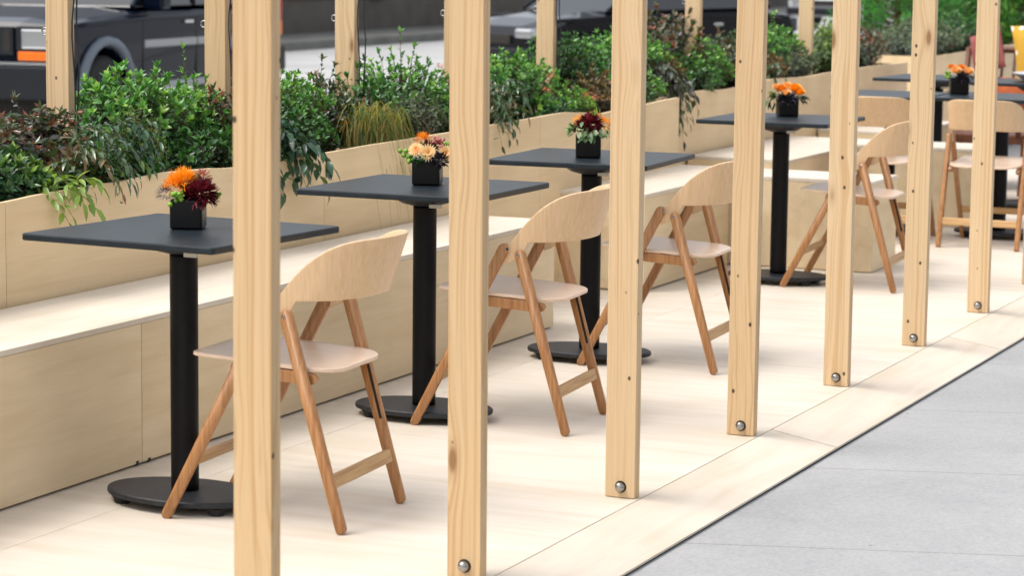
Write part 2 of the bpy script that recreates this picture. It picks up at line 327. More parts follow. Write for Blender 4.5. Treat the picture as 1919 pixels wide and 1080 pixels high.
MB().tube(pth, .0022, 6).build('edge_gasket', M['rubber'], deck)

# ------------------------------------------------------------------ posts
def make_post(h, bolt=True):
    root = link('timber_post', None)
    bm = MB().box(0, .038, 0, .089, .0012, h).build('upright', M['pine'], root, bevel=.0022)
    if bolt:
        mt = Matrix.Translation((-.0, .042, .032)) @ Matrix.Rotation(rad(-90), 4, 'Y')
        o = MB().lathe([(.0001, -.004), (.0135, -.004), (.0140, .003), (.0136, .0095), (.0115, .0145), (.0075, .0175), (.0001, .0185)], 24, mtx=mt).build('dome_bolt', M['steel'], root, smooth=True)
        MB().lathe([(.0145, -.0006), (.0172, -.0006), (.0172, .0008), (.0145, .0010)], 24, mtx=mt).build('shadow_ring', M['cast'], root)  # dark ring painted in as shade around the bolt head
    return root
ords = ['nearest pine post, large and soft at the left, no bolt in view', 'second pine post from the left, brown knot low on its face above the bolt', 'third pine post, wavy grain, standing before the third black table', 'fourth pine post from the left with bolt at its foot, behind the third chair',
        'fifth pine post, darker and knotty, right of the fourth black table', 'sixth pine post, its steel bolt set just above a dark knot', 'seventh pine post, rightmost full post, before the right-hand chair back', 'last pine post of the front row, just touching the right picture edge']
proto = None
for i in range(8):
    x = 6.532+1.025*(i-2)
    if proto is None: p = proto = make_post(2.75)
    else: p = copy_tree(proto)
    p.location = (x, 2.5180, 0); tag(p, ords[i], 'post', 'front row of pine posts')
    p.rotation_euler = (rad([0.25, -.1, .0, .15, -.05, .1, -.05, 0][i]), rad([-.3, -.15, -.1, 0, .05, .1, .15, 0][i]), 0)
rear = None
rl = {0: 'rear pine post with black cable, at far left before the dark off-road car front', 1: 'rear pine post seen just left of the nearest front post', 2: 'rear pine post with two knots and hanging black cables before the grey road',
      3: 'rear pine post mostly hidden behind the second front post', 4: 'rear pine post with brown cable before the dark car headlight', 6: 'rear pine post before the long dark car, left of the fourth front post', 8: 'rear pine post among shrubs, left of the fifth front post'}
for i in range(11):
    if i in (5, 7, 9, 10): continue
    x = 7.215+1.027*i
    if rear is None:
        p = rear = make_post(2.75, False)
        hk = MB(); hk.tube([(.012, .0895, 1.222), (.012, .090, 1.222)], .0025, 6)
        hk.tube([(.012, .098+.012*math.cos(a), 1.222+.012*math.sin(a)) for a in [math.pi+k*math.pi*2/14 for k in range(14)]], .003, 6).build('eye_hook', M['steel'], p, smooth=True)
    else: p = copy_tree(rear)
    p.location = (x, 4.82, 0); tag(p, rl[i], 'post', 'rear row of pine posts')
for i, lab in ((0, 'thin black cable pair taped down the side of the leftmost rear post'), (1, 'thin brown cable down the rear post beside the nearest front post'), (2, 'two loose black cables hanging beside the knotty rear post'), (4, 'thin cable snaking down the rear post before the dark car')):
    x = 7.215+1.027*i; mb = MB()
    for s_, ph in ((0, 0), (1, 1.9)):
        if i == 1 and s_: continue
        mb.tube([(x+.012+.012*s_, 4.812-.009*s_-.010*abs(math.sin(k*.45+ph))*(1 if k % 7 > 1 else .2)-(.012 if i == 2 else 0)*s_, .78+k*.06) for k in range(33)], .0028, 6)
    tag(mb.build('hanging_cable', M['cable'], smooth=True), lab, 'cable', 'cables on the rear posts')

# ------------------------------------------------------------------ benches
def bench(name, x0, x1, y0, y1, seams, label, h=.436, transverse=False):
    o = thing(name, ((x0+x1)/2, (y0+y1)/2, 0), label, 'bench', 'built-in plywood benches')
    ox, oy = -(x0+x1)/2, -(y0+y1)/2
    L = lambda mb, n, m, **k: mb.build(n, m, o, loc=(ox, oy, 0), **k)
    L(MB().box(x0-.001, x1+.001, y0-.001, y1, h-.0165, h), 'seat_top', M['bench_top'], bevel=.0012)
    L(MB().box(x0+.02, x1-.02, y0+.02, y1-.002, .012, h-.0175), 'core', M['gap'])
    if not transverse:
        s = [x0-.0015]+[q for q in seams if x0 < q < x1]+[x1]
        for a, c in zip(s[:-1], s[1:]):
            L(MB().box(a+.0015, c-.0015, y0, y0+.018, .0075, h-.0175), 'front_panel', M['bench_front'], bevel=.001)
        L(MB().box(x0, x0+.018, y0+.0195, y1-.001, .006, h-.0175), 'end_panel', M['bench_front'], bevel=.001)
        L(MB().box(x1-.018, x1, y0+.0195, y1-.001, .004, h-.0175), 'end_panel', M['bench_front'], bevel=.001)
        for q in [q for q in seams if x0 < q < x1]:
            L(MB().box(q-.035, q-.022, y0-.0012, y0+.006, .004, .016).box(q+.03, q+.044, y0-.0012, y0+.006, .004, .014), 'cable_notch', M['rubber'])
    else:
        L(MB().box(x0, x0+.018, y0, y1-.001, .004, h-.0175), 'front_panel', M['bench_front'], bevel=.001)
        L(MB().box(x0+.0195, x1, y0, y0+.018, .004, h-.0175), 'end_panel', M['bench_front'], bevel=.001)
        L(MB().box(x1-.018, x1, y0+.0195, y1-.001, .004, h-.0175), 'back_panel', M['bench_front'], bevel=.001)
    return o
bench('plywood_bench', 3.2, 9.40, 3.985, 4.440, [4.32, 6.326, 8.308], 'long plywood bench against the planter behind the two nearest tables')
bench('plywood_bench', 10.555, 11.69, 4.045, 4.60, [], 'short plywood bench behind the third table, gap on its left side')
bench('plywood_bench', 11.705, 12.12, 3.335, 4.60, [], 'low plywood bench jutting out behind the fourth table and chair', transverse=True)
bench('plywood_bench', 12.66, 13.88, 4.06, 4.615, [], 'plywood bench along the planter behind the fourth table, right of its pedestal')
bench('plywood_bench', 13.895, 14.33, 3.36, 4.615, [], 'far plywood bench jutting out behind the two right-hand tables', transverse=True)
bench('plywood_bench', 14.95, 16.1, 4.06, 4.615, [], 'farthest plywood bench seen above the fourth chair')

# ------------------------------------------------------------------ planters
def planter(x0, x1, y0, y1, rim, seams, label, zb=0):
    o = thing('plywood_planter', ((x0+x1)/2, y0, 0), label, 'planter', 'plywood planters'); off = (-(x0+x1)/2, -y0, 0)
    def z(x):
        for (a, za), (c, zc) in zip(rim[:-1], rim[1:]):
            if a <= x <= c:
                q = (x-a)/(c-a); q = q*q*(3-2*q); return za+(zc-za)*q
        return rim[0][1] if x < rim[0][0] else rim[-1][1]
    s = [x0]+[q for q in seams if x0 < q < x1]+[x1]
    for a, c in zip(s[:-1], s[1:]):
        n = max(2, int((c-a)/.08)); xs = [a+.0013+(c-a-.0026)*k/n for k in range(n+1)]; mb = MB()
        vs = []
        for x in xs: vs += [(x, y0, zb), (x, y0, z(x)), (x, y0+.018, z(x)), (x, y0+.018, zb)]
        fs = [(4*k+j, 4*k+(j+1) % 4, 4*k+4+(j+1) % 4, 4*k+4+j) for k in range(n) for j in range(4)]+[(3, 2, 1, 0), (4*n, 4*n+1, 4*n+2, 4*n+3)]
        fs = [f[::-1] for f in fs]
        mb.add(vs, fs).build('front_panel', M['planter'], o, loc=off)
    MB().box(x0, x0+.018, y0+.0195, y1, zb, .755).build('end_panel', M['planter'], o, loc=off)
    MB().box(x1-.018, x1, y0+.0195, y1, zb, .755).build('end_panel', M['planter'], o, loc=off)
    MB().box(x0+.019, x1-.019, y1-.018, y1, zb, .755).build('back_panel', M['planter'], o, loc=off)
    n = int((x1-x0)/.1); mm = 8; vs = []
    for i in range(n+1):
        for j in range(mm+1):
            vs.append((x0+.019+(x1-x0-.038)*i/n, y0+.019+(y1-y0-.038)*j/mm, .66+.03*random.random()))
    MB().add(vs, [(i*(mm+1)+j, (i+1)*(mm+1)+j, (i+1)*(mm+1)+j+1, i*(mm+1)+j+1) for i in range(n) for j in range(mm)]).build('soil', M['soil'], o, loc=off, smooth=True)
    return o
planter(3.2, 12.07, 4.45, 5.3, [(5.6, .757), (6.30, .751), (6.56, .760), (7.0, .763), (7.20, .771), (7.45, .765), (7.68, .753), (8.25, .757), (8.8, .763), (9.38, .767), (10.0, .775), (10.6, .782), (10.85, .770), (11.0, .752), (11.4, .762), (12.07, .776)],
        [4.32, 6.32, 8.32, 10.32], 'long plywood planter box behind the three nearest tables')
planter(12.11, 17.0, 4.63, 5.4, [(12.3, .76), (12.9, .765), (13.3, .755), (14.1, .775), (14.8, .762), (15.2, .768), (16.1, .77), (16.8, .765)],
        [14.2], 'set back plywood planter box behind the fourth table')

# ------------------------------------------------------------------ tables
def make_table():
    root = link('cafe_table', None)
    pts = []
    for sx, sy in ((1, 1), (-1, 1), (-1, -1), (1, -1)):
        for k in range(5):
            a0 = math.atan2(sy, sx)-math.pi/4+k*math.pi/8; pts.append((sx*.295+.012*math.cos(a0), sy*.295+.012*math.sin(a0)))
    MB().prism(pts, .736, .755).build('tabletop', M['tabletop'], root, bevel=.004)
    MB().lathe([(.0377, .0425), (.038, .06), (.038, .680), (.0377, .6904)], 40).build('pedestal', M['black'], root, smooth=True)
    MB().lathe([(.030, .6905), (.044, .6915), (.076, .700), (.104, .718), (.112, .7358), (.03, .7359)], 36).build('mounting_plate', M['cast'], root, smooth=True)
    MB().box(-.064, -.052, -.085, -.045, .690, .7015).build('paper_tag', M['tag'], root)
    bs = [(.5, .0215), (.93, .0215), (.992, .0245), (1, .029), (.995, .037), (.972, .0400), (.25, .0412), (.20, .0412)]; vs = []; sg = 72
    for r_, z_ in bs:
        for k in range(sg):
            q = 2*math.pi*k/sg; vs.append((.150*r_*math.cos(q), .238*r_*math.sin(q), z_))
    n_ = len(bs); fs = [(i*sg+k, i*sg+(k+1) % sg, (i+1)*sg+(k+1) % sg, (i+1)*sg+k) for i in range(n_-1) for k in range(sg)]+[tuple(range(sg))[::-1], tuple(range((n_-1)*sg, n_*sg))]
    MB().add(vs, fs).build('base_disc', M['cast'], root)
    for sx_, sy_ in ((1, 1), (-1, 1), (-1, -1), (1, -1)):
        MB().lathe([(.019, .0008), (.022, .004), (.024, .014), (.03, .0214)], 14, c=(.075*sx_, .155*sy_, 0)).build('levelling_foot', M['rubber'], root)
    return root
tabs = [((5.925, 3.597), -4, 'nearest square black pedestal table, leftmost, carrying orange and crimson flowers'),
        ((7.398, 3.590), .3, 'second square black pedestal table, carrying the cream daisies bouquet'),
        ((8.740, 3.560), 3.5, 'third square black pedestal table, its bouquet has variegated leaves'),
        ((11.190, 3.628), .2, 'fourth square black pedestal table with orange ranunculus, between fourth and fifth posts'),
        ((13.40, 3.735), 0, 'black table behind a folding chair, between the fifth and sixth posts'),
        ((13.52, 3.16), .5, 'black table behind the seventh post, vase near its left edge')]
T0 = None
for (xy, rz, lab) in tabs:
    if T0 is None: o = T0 = make_table()
    else: o = copy_tree(T0)
    o.location = (xy[0], xy[1], 0); o.rotation_euler = (0, 0, rad(rz)); tag(o, lab, 'table', 'square black cafe tables')
    if xy == (13.40, 3.735): o.scale = (1, .81, 1)      # a narrower top than its neighbours
    if xy[0] == 8.740:
        MB().prism([(-.037, .617)]+[(-.064-.030*math.cos(a), .617-.030*math.sin(a)) for a in [math.pi*k/12 for k in range(12, -1, -1)]], -.005, .005, mtx=Matrix(((0, 0, 1, 0), (1, 0, 0, 0), (0, 1, 0, 0), (0, 0, 0, 1)))).build('tilt_lever', M['black'], o)

# ------------------------------------------------------------------ folding chairs
def leg_mb(a, b, w, t_):
    """rounded oak bar from a to b (both at same x): width w in the y-z plane, thickness t_ along x, round ends"""
    a = Vector(a); b = Vector(b); d = (b-a).normalized(); s = Vector((1, 0, 0)).cross(d).normalized()
    prof = []
    n = 6
    for k in range(n+1): q = -math.pi/2+math.pi*k/n; prof.append(b+d*(w/2)*math.cos(q)*1.0-d*(w/2)+s*(w/2)*math.sin(q))
    wf = w*.80
    for k in range(n+1): q = math.pi/2+math.pi*k/n; prof.append(a+d*(wf/2)*math.cos(q)*.8+d*(wf*.4)+s*(wf/2)*math.sin(q))
    m_ = len(prof); h = t_/2; X = Vector((1, 0, 0)); cen = sum(prof, Vector())/m_
    rings = []
    for x, k in ((-h, .80), (-h*.6, .97), (0, 1.), (h*.6, .97), (h, .80)):
        ring = []
        for p in prof:
            ax = a+d*((p-a).dot(d)); off = p-ax
            ring.append(ax+off*k+X*x)
        rings.append(ring)
    vs = [p for r in rings for p in r]; fs = []
    for i in range(len(rings)-1):
        for k in range(m_): fs.append((i*m_+k, i*m_+(k+1) % m_, (i+1)*m_+(k+1) % m_, (i+1)*m_+k))
    fs += [tuple(range(m_))[::-1], tuple(range((len(rings)-1)*m_, len(rings)*m_))]
    return MB().add(vs, [f[::-1] for f in fs])
def make_chair():
    root = link('folding_chair', None)
    # back shell: bent plywood, plan is a U open to the front, tapering into arms that drop to the leg pivots
    a_, b_, y0 = .200, .222, -.050; NU, NV = 56, 12; vs = []
    for i in range(NU+1):
        t_ = -1+2*i/NU; ph = t_*math.pi/2*1.0; ct = abs(math.cos(ph))**.78; sn = math.copysign(abs(math.sin(ph))**.86, ph)
        u = abs(t_)
        ztop = .769-.012*u*u-.172*u**5.6
        zb = .607+.004*math.cos(u*3)
        if u > .865: zb -= .072*((u-.865)/.135)**.4
        if ztop < zb+.045: ztop = zb+.045
        for j in range(NV+1):
            z = zb+(ztop-zb)*j/NV; lean = .34*(z-.60)
            vs.append((a_*sn*(1+.12*(z-.6)), y0-b_*ct-lean*(.35+.65*ct), z))
    fs = [(i*(NV+1)+j, (i+1)*(NV+1)+j, (i+1)*(NV+1)+j+1, i*(NV+1)+j+1) for i in range(NU) for j in range(NV)]
    sh = MB().add(vs, fs).build('backrest', M['shell'], root, smooth=True)
    so = sh.modifiers.new('thick', 'SOLIDIFY'); so.thickness = .009; so.offset = 0
    bv = sh.modifiers.new('bevel', 'BEVEL'); bv.width = .002; bv.segments = 2; bv.limit_method = 'ANGLE'
    # seat: thin dished plywood with rounded corners
    def outline(n=10):
        out = []
        for cx, cy, r, a0 in ((.150, .165, .030, 0), (-.150, .165, .030, 90), (-.098, -.135, .086, 180), (.098, -.135, .086, 270)):
            for k in range(n+1):
                q = rad(a0+90*k/n); out.append((cx+r*math.cos(q), cy+r*math.sin(q)))
        return out
    ol = outline(); rings = []; K = 7
    def dish(x, y): return .440+.062*y-.010*(1-(x/.2)**2)*(1-(abs(y)/.3)**2)
    vs = [(0, -.04, dish(0, -.04))]
    for k in range(1, K+1):
        for x, y in ol: xx = x*k/K; yy = -.04+(y+.04)*k/K; vs.append((xx, yy, dish(xx, yy)))
    n = len(ol); fs = [(0, 1+i, 1+(i+1) % n) for i in range(n)]
    for k in range(K-1): fs += [(1+k*n+i, 1+(k+1)*n+i, 1+(k+1)*n+(i+1) % n, 1+k*n+(i+1) % n) for i in range(n)]
    st = MB().add(vs, fs).build('seat', M['seat'], root, smooth=True)
    so = st.modifiers.new('thick', 'SOLIDIFY'); so.thickness = .010; so.offset = -1
    bv = st.modifiers.new('bevel', 'BEVEL'); bv.width = .002; bv.segments = 2; bv.limit_method = 'ANGLE'; bv.angle_limit = rad(50)
    for s in (-1, 1):
        x = s*.2035
        leg_mb((x, -.255, .001), (x, -.092, .580), .036, .023).build('leg', M['oak'], root, smooth=True)
        leg_mb((x-s*.0005, .258, .001), (x, -.050, .597), .036, .021).build('leg', M['oak'], root, smooth=True)
        xs = s*.176
        rl_ = MB(); pts = [(.07, .4295), (-.135, .4170), (-.166, .411), (-.174, .399), (-.166, .387), (-.15, .383), (.06, .396), (.075, .412)]
        mt = Matrix(((0, 0, 1, xs), (1, 0, 0, 0), (0, 1, 0, 0), (0, 0, 0, 1)))
        rl_.prism(pts, -.0105, .0105, mtx=mt).build('side_rail', M['oak'], root, bevel=.003)
        for (y, z) in ((-.0925, .565), (-.058, .582)):
            mt = Matrix.Translation((x+s*.0115, y, z)) @ Matrix.Rotation(s*rad(90), 4, 'Y')
            MB().lathe([(.0001, -.003), (.0052, -.003), (.0052, .0008), (.004, .0016), (.0001, .0016)], 14, mtx=mt).build('pivot_bolt', M['steel'], root, smooth=False)
        # dark groove the seat pin slides in
        a = Vector((x-s*.0118, -.197, .235)); b = Vector((x-s*.0118, -.147, .425)); d = (b-a).normalized(); sd_ = Vector((0, d.z, -d.y))
        MB().add([a-sd_*.004, a+sd_*.004, b+sd_*.004, b-sd_*.004, a-sd_*.004+Vector((s*.003, 0, 0)), a+sd_*.004+Vector((s*.003, 0, 0)), b+sd_*.004+Vector((s*.003, 0, 0)), b-sd_*.004+Vector((s*.003, 0, 0))],
                 [(0, 1, 2, 3), (4, 7, 6, 5), (0, 4, 5, 1), (1, 5, 6, 2), (2, 6, 7, 3), (3, 7, 4, 0)]).build('slot', M['gap'], root)
    mt = Matrix.Translation((0, -.2215, .134)) @ Matrix.Rotation(rad(-14.2), 4, 'X')
    MB().box(-.1935, .1935, -.0085, .0085, -.0185, .0185, mtx=mt).build('stretcher', M['oak_light'], root, bevel=.004)
    mt = Matrix.Translation((0, .177, .162)) @ Matrix.Rotation(rad(27.5), 4, 'X')
    MB().box(-.1935, .1935, -.0085, .0085, -.0165, .0165, mtx=mt).build('stretcher', M['oak_light'], root, bevel=.004)
    return root
CH = [((5.975, 3.312), 4.2, 'nearest oak folding chair, leftmost, partly behind the nearest post'),
      ((7.480, 3.318), 5, 'second oak folding chair, at the cream daisies table, between second and third posts'),
      ((8.805, 3.290), 3.5, 'third oak folding chair, between third and fourth posts'),
      ((11.258, 3.312), 3, 'fourth oak folding chair, crossed by the fifth post, facing the jutting bench'),
      ((13.17, 3.69), -90, 'oak folding chair seen from behind, its flat back right of the fifth post'),
      ((13.17, 3.125), -90, 'rightmost oak folding chair seen from behind, crossed by the seventh post')]
C0 = None
for xy, rz, lab in CH:
    if C0 is None: o = C0 = make_chair()
    else: o = copy_tree(C0)
    o.location = (xy[0], xy[1], 0); o.rotation_euler = (0, 0, rad(rz)); tag(o, lab, 'chair', 'oak folding chairs')

# ------------------------------------------------------------------ leaves: many folded blades in one mesh
rng = np.random.default_rng(11)
def nrm(a): return a/np.maximum(np.linalg.norm(a, axis=-1, keepdims=True), 1e-9)
class Leaves:
    def __init__(s): s.P = []; s.D = []; s.U = []; s.L = []; s.W = []; s.C = []; s.T = []
    def add(s, p, d, u, L, W, C=.15, tone=.5):
        s.P.append(p); s.D.append(d); s.U.append(u); s.L.append(L); s.W.append(W); s.C.append(C); s.T.append(tone)
    def build(s, name, m, parent=None, wide=.45, loc=(0, 0, 0)):
        P = np.array(s.P); D = nrm(np.array(s.D)); U = np.array(s.U); L = np.array(s.L)[:, None]; Wd = np.array(s.W)[:, None]; C = np.array(s.C)[:, None]; N = len(P)
        R_ = nrm(np.cross(D, U)); U = nrm(np.cross(R_, D))
        def pt(a, w, lift=0): return P+D*L*a+R_*Wd*w-U*L*C*a*a+U*Wd*lift
        V = np.stack([pt(0, 0), pt(.28, -wide*.85, .12), pt(.28, 0), pt(.28, wide*.85, .12), pt(.62, -wide*.85, .12), pt(.62, 0), pt(.62, wide*.85, .12), pt(1, 0)], 1).reshape(-1, 3)
        F = np.array([(0, 2, 1, -1), (0, 3, 2, -1), (1, 2, 5, 4), (2, 3, 6, 5), (4, 5, 7, -1), (5, 6, 7, -1)])
        fs = []; base = np.arange(N)*8
        loops = []; starts = []; tot = []
        pat = [(0, 2, 1), (0, 3, 2), (1, 2, 5, 4), (2, 3, 6, 5), (4, 5, 7), (5, 6, 7)]
        flat = np.concatenate([np.array(q) for q in pat]); ln = np.array([len(q) for q in pat])
        loops = (base[:, None]+flat[None, :]).ravel(); tot = np.tile(ln, N); starts = np.concatenate([[0], np.cumsum(tot)[:-1]])
        me = bpy.data.meshes.new(name); me.vertices.add(len(V)); me.vertices.foreach_set('co', V.astype(np.float32).ravel())
        me.loops.add(len(loops)); me.loops.foreach_set('vertex_index', loops.astype(np.int32))
        me.polygons.add(len(tot)); me.polygons.foreach_set('loop_start', starts.astype(np.int32)); me.polygons.foreach_set('loop_total', tot.astype(np.int32))
        me.polygons.foreach_set('use_smooth', np.ones(len(tot), bool))
        at = me.attributes.new('tone', 'FLOAT', 'POINT'); at.data.foreach_set('value', np.repeat(np.clip(np.array(s.T), 0, 1), 8).astype(np.float32))
        me.update(calc_edges=True); me.validate(); me.materials.append(m)
        return link(name, me, parent, loc)
def shrub(x, y, ztop, wx, wy, kind, label, cat='shrub', leafmat='azalea', n=70, L=.030, Wd=.011, per=16, droop=.1, name='leafy_shrub', z0=.66, up=1., spires=0, fine=False, dist=False, curl=.18, stemmat='stem', tonemin=0., group='planted shrubs in the planters', jit=.3, low=.3):
    """woody shrub: stems fan from the soil and carry leaves in whorls with a paler rosette at each tip"""
    root = thing(name, (x, y, z0), label, cat, group); n = int(n*1.5); Wd *= 1.42; L *= 1.12
    lv = Leaves(); st = MB(); H = ztop-z0
    for i in range(n):
        a = rng.uniform(0, 2*math.pi); rr = math.sqrt(rng.uniform(0, 1)); sp = i < spires
        tx = (wx*.5*rr*math.cos(a)) if not sp else wx*.25*rng.uniform(-1, 1); ty = wy*.5*rr*math.sin(a) if not sp else wy*.2*rng.uniform(-1, 1)
        dome = math.sqrt(max(0, 1-(rr*.92)**2))
        hz = H*(low+(1-low)*dome*rng.uniform(.62, 1.0)) if not sp else H*rng.uniform(1.05, 1.2)
        hz *= rng.uniform(1-jit*.6, 1.03)
        b0 = Vector((tx*.25, ty*.25, 0)); tip = Vector((tx, ty, hz)); mid = Vector((tx*.55, ty*.55, hz*(.62 if not dist else .95)+H*.1*(1-up)))
        if dist: tip.z -= droop*H*rr*rng.uniform(.2, 1.2)
        K = max(6, per//2); pts = []
        for k in range(K+1):
            q = k/K; p = b0*(1-q)**2+mid*2*q*(1-q)+tip*q*q; p += Vector(rng.normal(0, .003, 3)); pts.append(p)
        st.tube(pts, [.0028*(1-.6*k/K) for k in range(K+1)], 3, cap=False)
        stem_t = rng.uniform(-.15, .15)
        for k in range(per):
            q = .22+.78*(k+.5)/per; f = q*K; i0 = min(K-1, int(f)); p = pts[i0].lerp(pts[i0+1], f-i0); d = (pts[i0+1]-pts[i0]).normalized()
            o1 = d.orthogonal().normalized(); ang = k*2.4+rng.uniform(-.3, .3)
            if dist: o1 = Vector((-d.y, d.x, 0)).normalized() if abs(d.z) < .95 else o1; ang = (k % 2)*math.pi+rng.uniform(-.6, .6)
            out = Matrix.Rotation(ang, 3, d) @ o1
            tip_f = max(0, (q-.75)/.25); el = rad(28+40*tip_f+rng.uniform(-12, 14))
            dd = out*math.cos(el)+d*math.sin(el); dd = Vector(dd)+Vector((0, 0, -.12-(.35*droop if not sp else 0)))
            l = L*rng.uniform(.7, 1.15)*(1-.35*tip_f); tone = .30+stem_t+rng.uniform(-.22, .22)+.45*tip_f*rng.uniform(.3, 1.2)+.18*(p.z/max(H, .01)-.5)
            if sp: l *= .75
            lv.add(p, dd, d if el < 1.3 else out, l, Wd*rng.uniform(.8, 1.15)*(1-.2*tip_f), curl*rng.uniform(.3, 1.7), max(tonemin, tone))
        d = (pts[-1]-pts[-2]).normalized(); o1 = d.orthogonal().normalized()
        for k in range(5 if not fine else 3):
            out = Matrix.Rotation(k*1.26+rng.uniform(-.3, .3), 3, d) @ o1; el = rad(rng.uniform(35, 75)); dd = out*math.cos(el)+d*math.sin(el)
            lv.add(pts[-1], dd, d, L*rng.uniform(.6, 1.0), Wd*.95, curl*.6, .65+stem_t+rng.uniform(-.15, .35))
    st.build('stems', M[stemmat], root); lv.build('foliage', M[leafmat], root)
    return root
def trailing(x, y, z, dirs, leafmat, label, L=.06, Wd=.018, name='trailing_plant', per=14, n=10, length=.35, curl=.35, seedlift=.1, mix_tone=(.1, .9), cat='plant', sag=1., stem='gstem'):
    root = thing(name, (x, y, z), label, cat, 'planted shrubs in the planters'); lv = Leaves(); st = MB(); n = int(n*1.5); Wd *= 1.12
    for i in range(n):
        dx, dy, dz = dirs[i % len(dirs)]; v = Vector((dx+rng.uniform(-.35, .35), dy+rng.uniform(-.15, .15), 0)).normalized(); ln = length*rng.uniform(.55, 1.1); sg_ = rng.uniform(.35, 1.0)
        b0 = Vector((rng.uniform(-.10, .10), rng.uniform(.0, .14), -.07)); ln *= .82; pts = []; K = 12; lift = seedlift*rng.uniform(.5, 1.5)
        for k in range(K+1):
            q = k/K; pts.append(b0+v*ln*(.75*q)+Vector((0, 0, 4*lift*q*(1-q*.75)+(.05+dz*ln)*q*q*sag*sg_)))
        st.tube(pts, [.0022*(1-.6*k/K) for k in range(K+1)], 3, cap=False)
        bt = rng.uniform(*mix_tone)
        for k in range(per):
            q = .25+.75*k/(per-1); f = q*K; i0 = min(K-1, int(f)); p = pts[i0].lerp(pts[i0+1], f-i0); d = (pts[i0+1]-pts[i0]).normalized()
            sd_ = Vector((-d.y, d.x, 0)); sd_ = sd_.normalized() if sd_.length > .05 else Vector((1, 0, 0))
            dd = d*rng.uniform(.25, .7)+sd_*(1 if k % 2 else -1)*rng.uniform(.5, 1.3)+Vector((rng.uniform(-.3, .3), rng.uniform(-.3, .1), rng.uniform(-.55, .45)))
            if k == per-1: dd = d
            lv.add(p, dd, (rng.uniform(-.4, .4), rng.uniform(-.4, .4), 1), L*rng.uniform(.65, 1.15), Wd*rng.uniform(.8, 1.15), curl*rng.uniform(.3, 1.5), bt+rng.uniform(-.2, .2))
    st.build('stems', M[stem], root); lv.build('foliage', M[leafmat], root)
    return root
def tuft(x, y, z, n, L, label, lean=(0, -1)):
    root = thing('ornamental_grass', (x, y, z), label, 'grass', 'planted shrubs in the planters'); vs = []; fs = []; tn = []
    for i in range(n):
        a = rng.uniform(0, 2*math.pi); v = Vector((math.cos(a)+lean[0]*.8, math.sin(a)+lean[1]*.8, 0)); v = v.normalized()*rng.uniform(.35, 1); l = L*rng.uniform(.6, 1.15)
        b0 = Vector((rng.normal(0, .065), rng.normal(0, .045), rng.normal(0, .01))); w = .0015*rng.uniform(.6, 1.3); K = 9; s = Vector((-v.y, v.x, 0)).normalized(); c0 = len(vs)
        hh = rng.uniform(.28, .72); v += Vector((rng.normal(0, .22), rng.normal(0, .22), 0))
        for k in range(K+1):
            q = k/K; p = b0+v*l*.62*q**1.1+Vector((0, 0, l*(hh*2.1*q-(1.55+.5*v.length)*q*q*.92)))
            ww = w*(1-q**2.2)+.0002; vs += [tuple(p-s*ww), tuple(p+s*ww)]
        fs += [(c0+2*k, c0+2*k+1, c0+2*k+3, c0+2*k+2) for k in range(K)]; tn += [rng.uniform(0, 1)]*(2*(K+1))
    o = MB().add(vs, fs).build('blades', M['grass'], root, smooth=True); at = o.data.attributes.new('tone', 'FLOAT', 'POINT'); at.data.foreach_set('value', tn)
    return root
def flowers_on(root, pts, matn, r=.013, n=8, name='blossom'):
    for p in pts:
        lv = Leaves()
        for k in range(n*3):
            d = Vector(rng.normal(0, 1, 3)).normalized(); d.z = abs(d.z)*.8; lv.add(Vector(p)+Vector(rng.normal(0, r*.7, 3)), d, (.1, .2, 1), r*rng.uniform(.7, 1.2), r*.8, .3, rng.uniform(0, 1))
        lv.build(name, M[matn], root)

# ---- planting, left to right
shrub(6.40, 4.92, 1.06, .26, .26, 0, 'pale green feathery shrub at the extreme left edge', leafmat='silver', n=50, L=.030, Wd=.007, per=18, spires=5)
shrub(6.72, 4.83, 1.03, .62, .46, 0, 'purple-brown shrub with slender arching leaves, at the far left of the planter', leafmat='purple', n=150, L=.046, Wd=.011, per=18, droop=.5, dist=True, low=.45)
shrub(7.02, 4.80, 1.045, .36, .36, 0, 'reddish-tipped shrub of slender purple leaves below the leftmost rear post', leafmat='purple', n=100, L=.042, Wd=.009, per=18, droop=.35, dist=True, spires=3, tonemin=.2)
shrub(6.55, 4.66, .88, .40, .30, 0, 'dark green low shrub at the left end behind lime leaves', leafmat='deep', n=70, L=.028, Wd=.009, per=14)
shrub(6.55, 4.62, .90, .34, .24, 0, 'deep green glossy shrub filling the left end of the planter rim', leafmat='bigleaf', n=60, L=.044, Wd=.014, per=13)
shrub(7.12, 4.60, .89, .40, .22, 0, 'bright leafy low shrub spilling over the rim left of the first vase', leafmat='azalea', n=60, L=.034, Wd=.011, per=13, droop=.3)
shrub(6.9, 4.60, .86, .42, .24, 0, 'green and bronze mixed shrub spilling over the rim at left', leafmat='purplegreen', n=80, L=.046, Wd=.013, per=14, droop=.6, dist=True)
shrub(7.36, 4.66, .985, .22, .24, 0, 'upright yellow-green fine-needled shrub between purple and bright green shrubs', leafmat='conifer', n=95, L=.015, Wd=.005, per=30, fine=True)
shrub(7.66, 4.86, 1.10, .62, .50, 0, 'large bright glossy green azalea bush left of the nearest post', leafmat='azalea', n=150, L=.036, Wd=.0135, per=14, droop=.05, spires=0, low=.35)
shrub(7.97, 4.80, 1.07, .34, .30, 0, 'green shrub with upright pointed spires left of the nearest post', leafmat='azalea', n=60, L=.030, Wd=.008, per=22, spires=4)
shrub(7.75, 4.62, .90, .42, .24, 0, 'dark green leafy shrub low behind the first vase', leafmat='deep', n=80, L=.030, Wd=.011, per=14)
shrub(8.10, 4.72, 1.03, .30, .34, 0, 'purple bronze shrub just left of the nearest post', leafmat='purple', n=80, L=.036, Wd=.011, per=15)
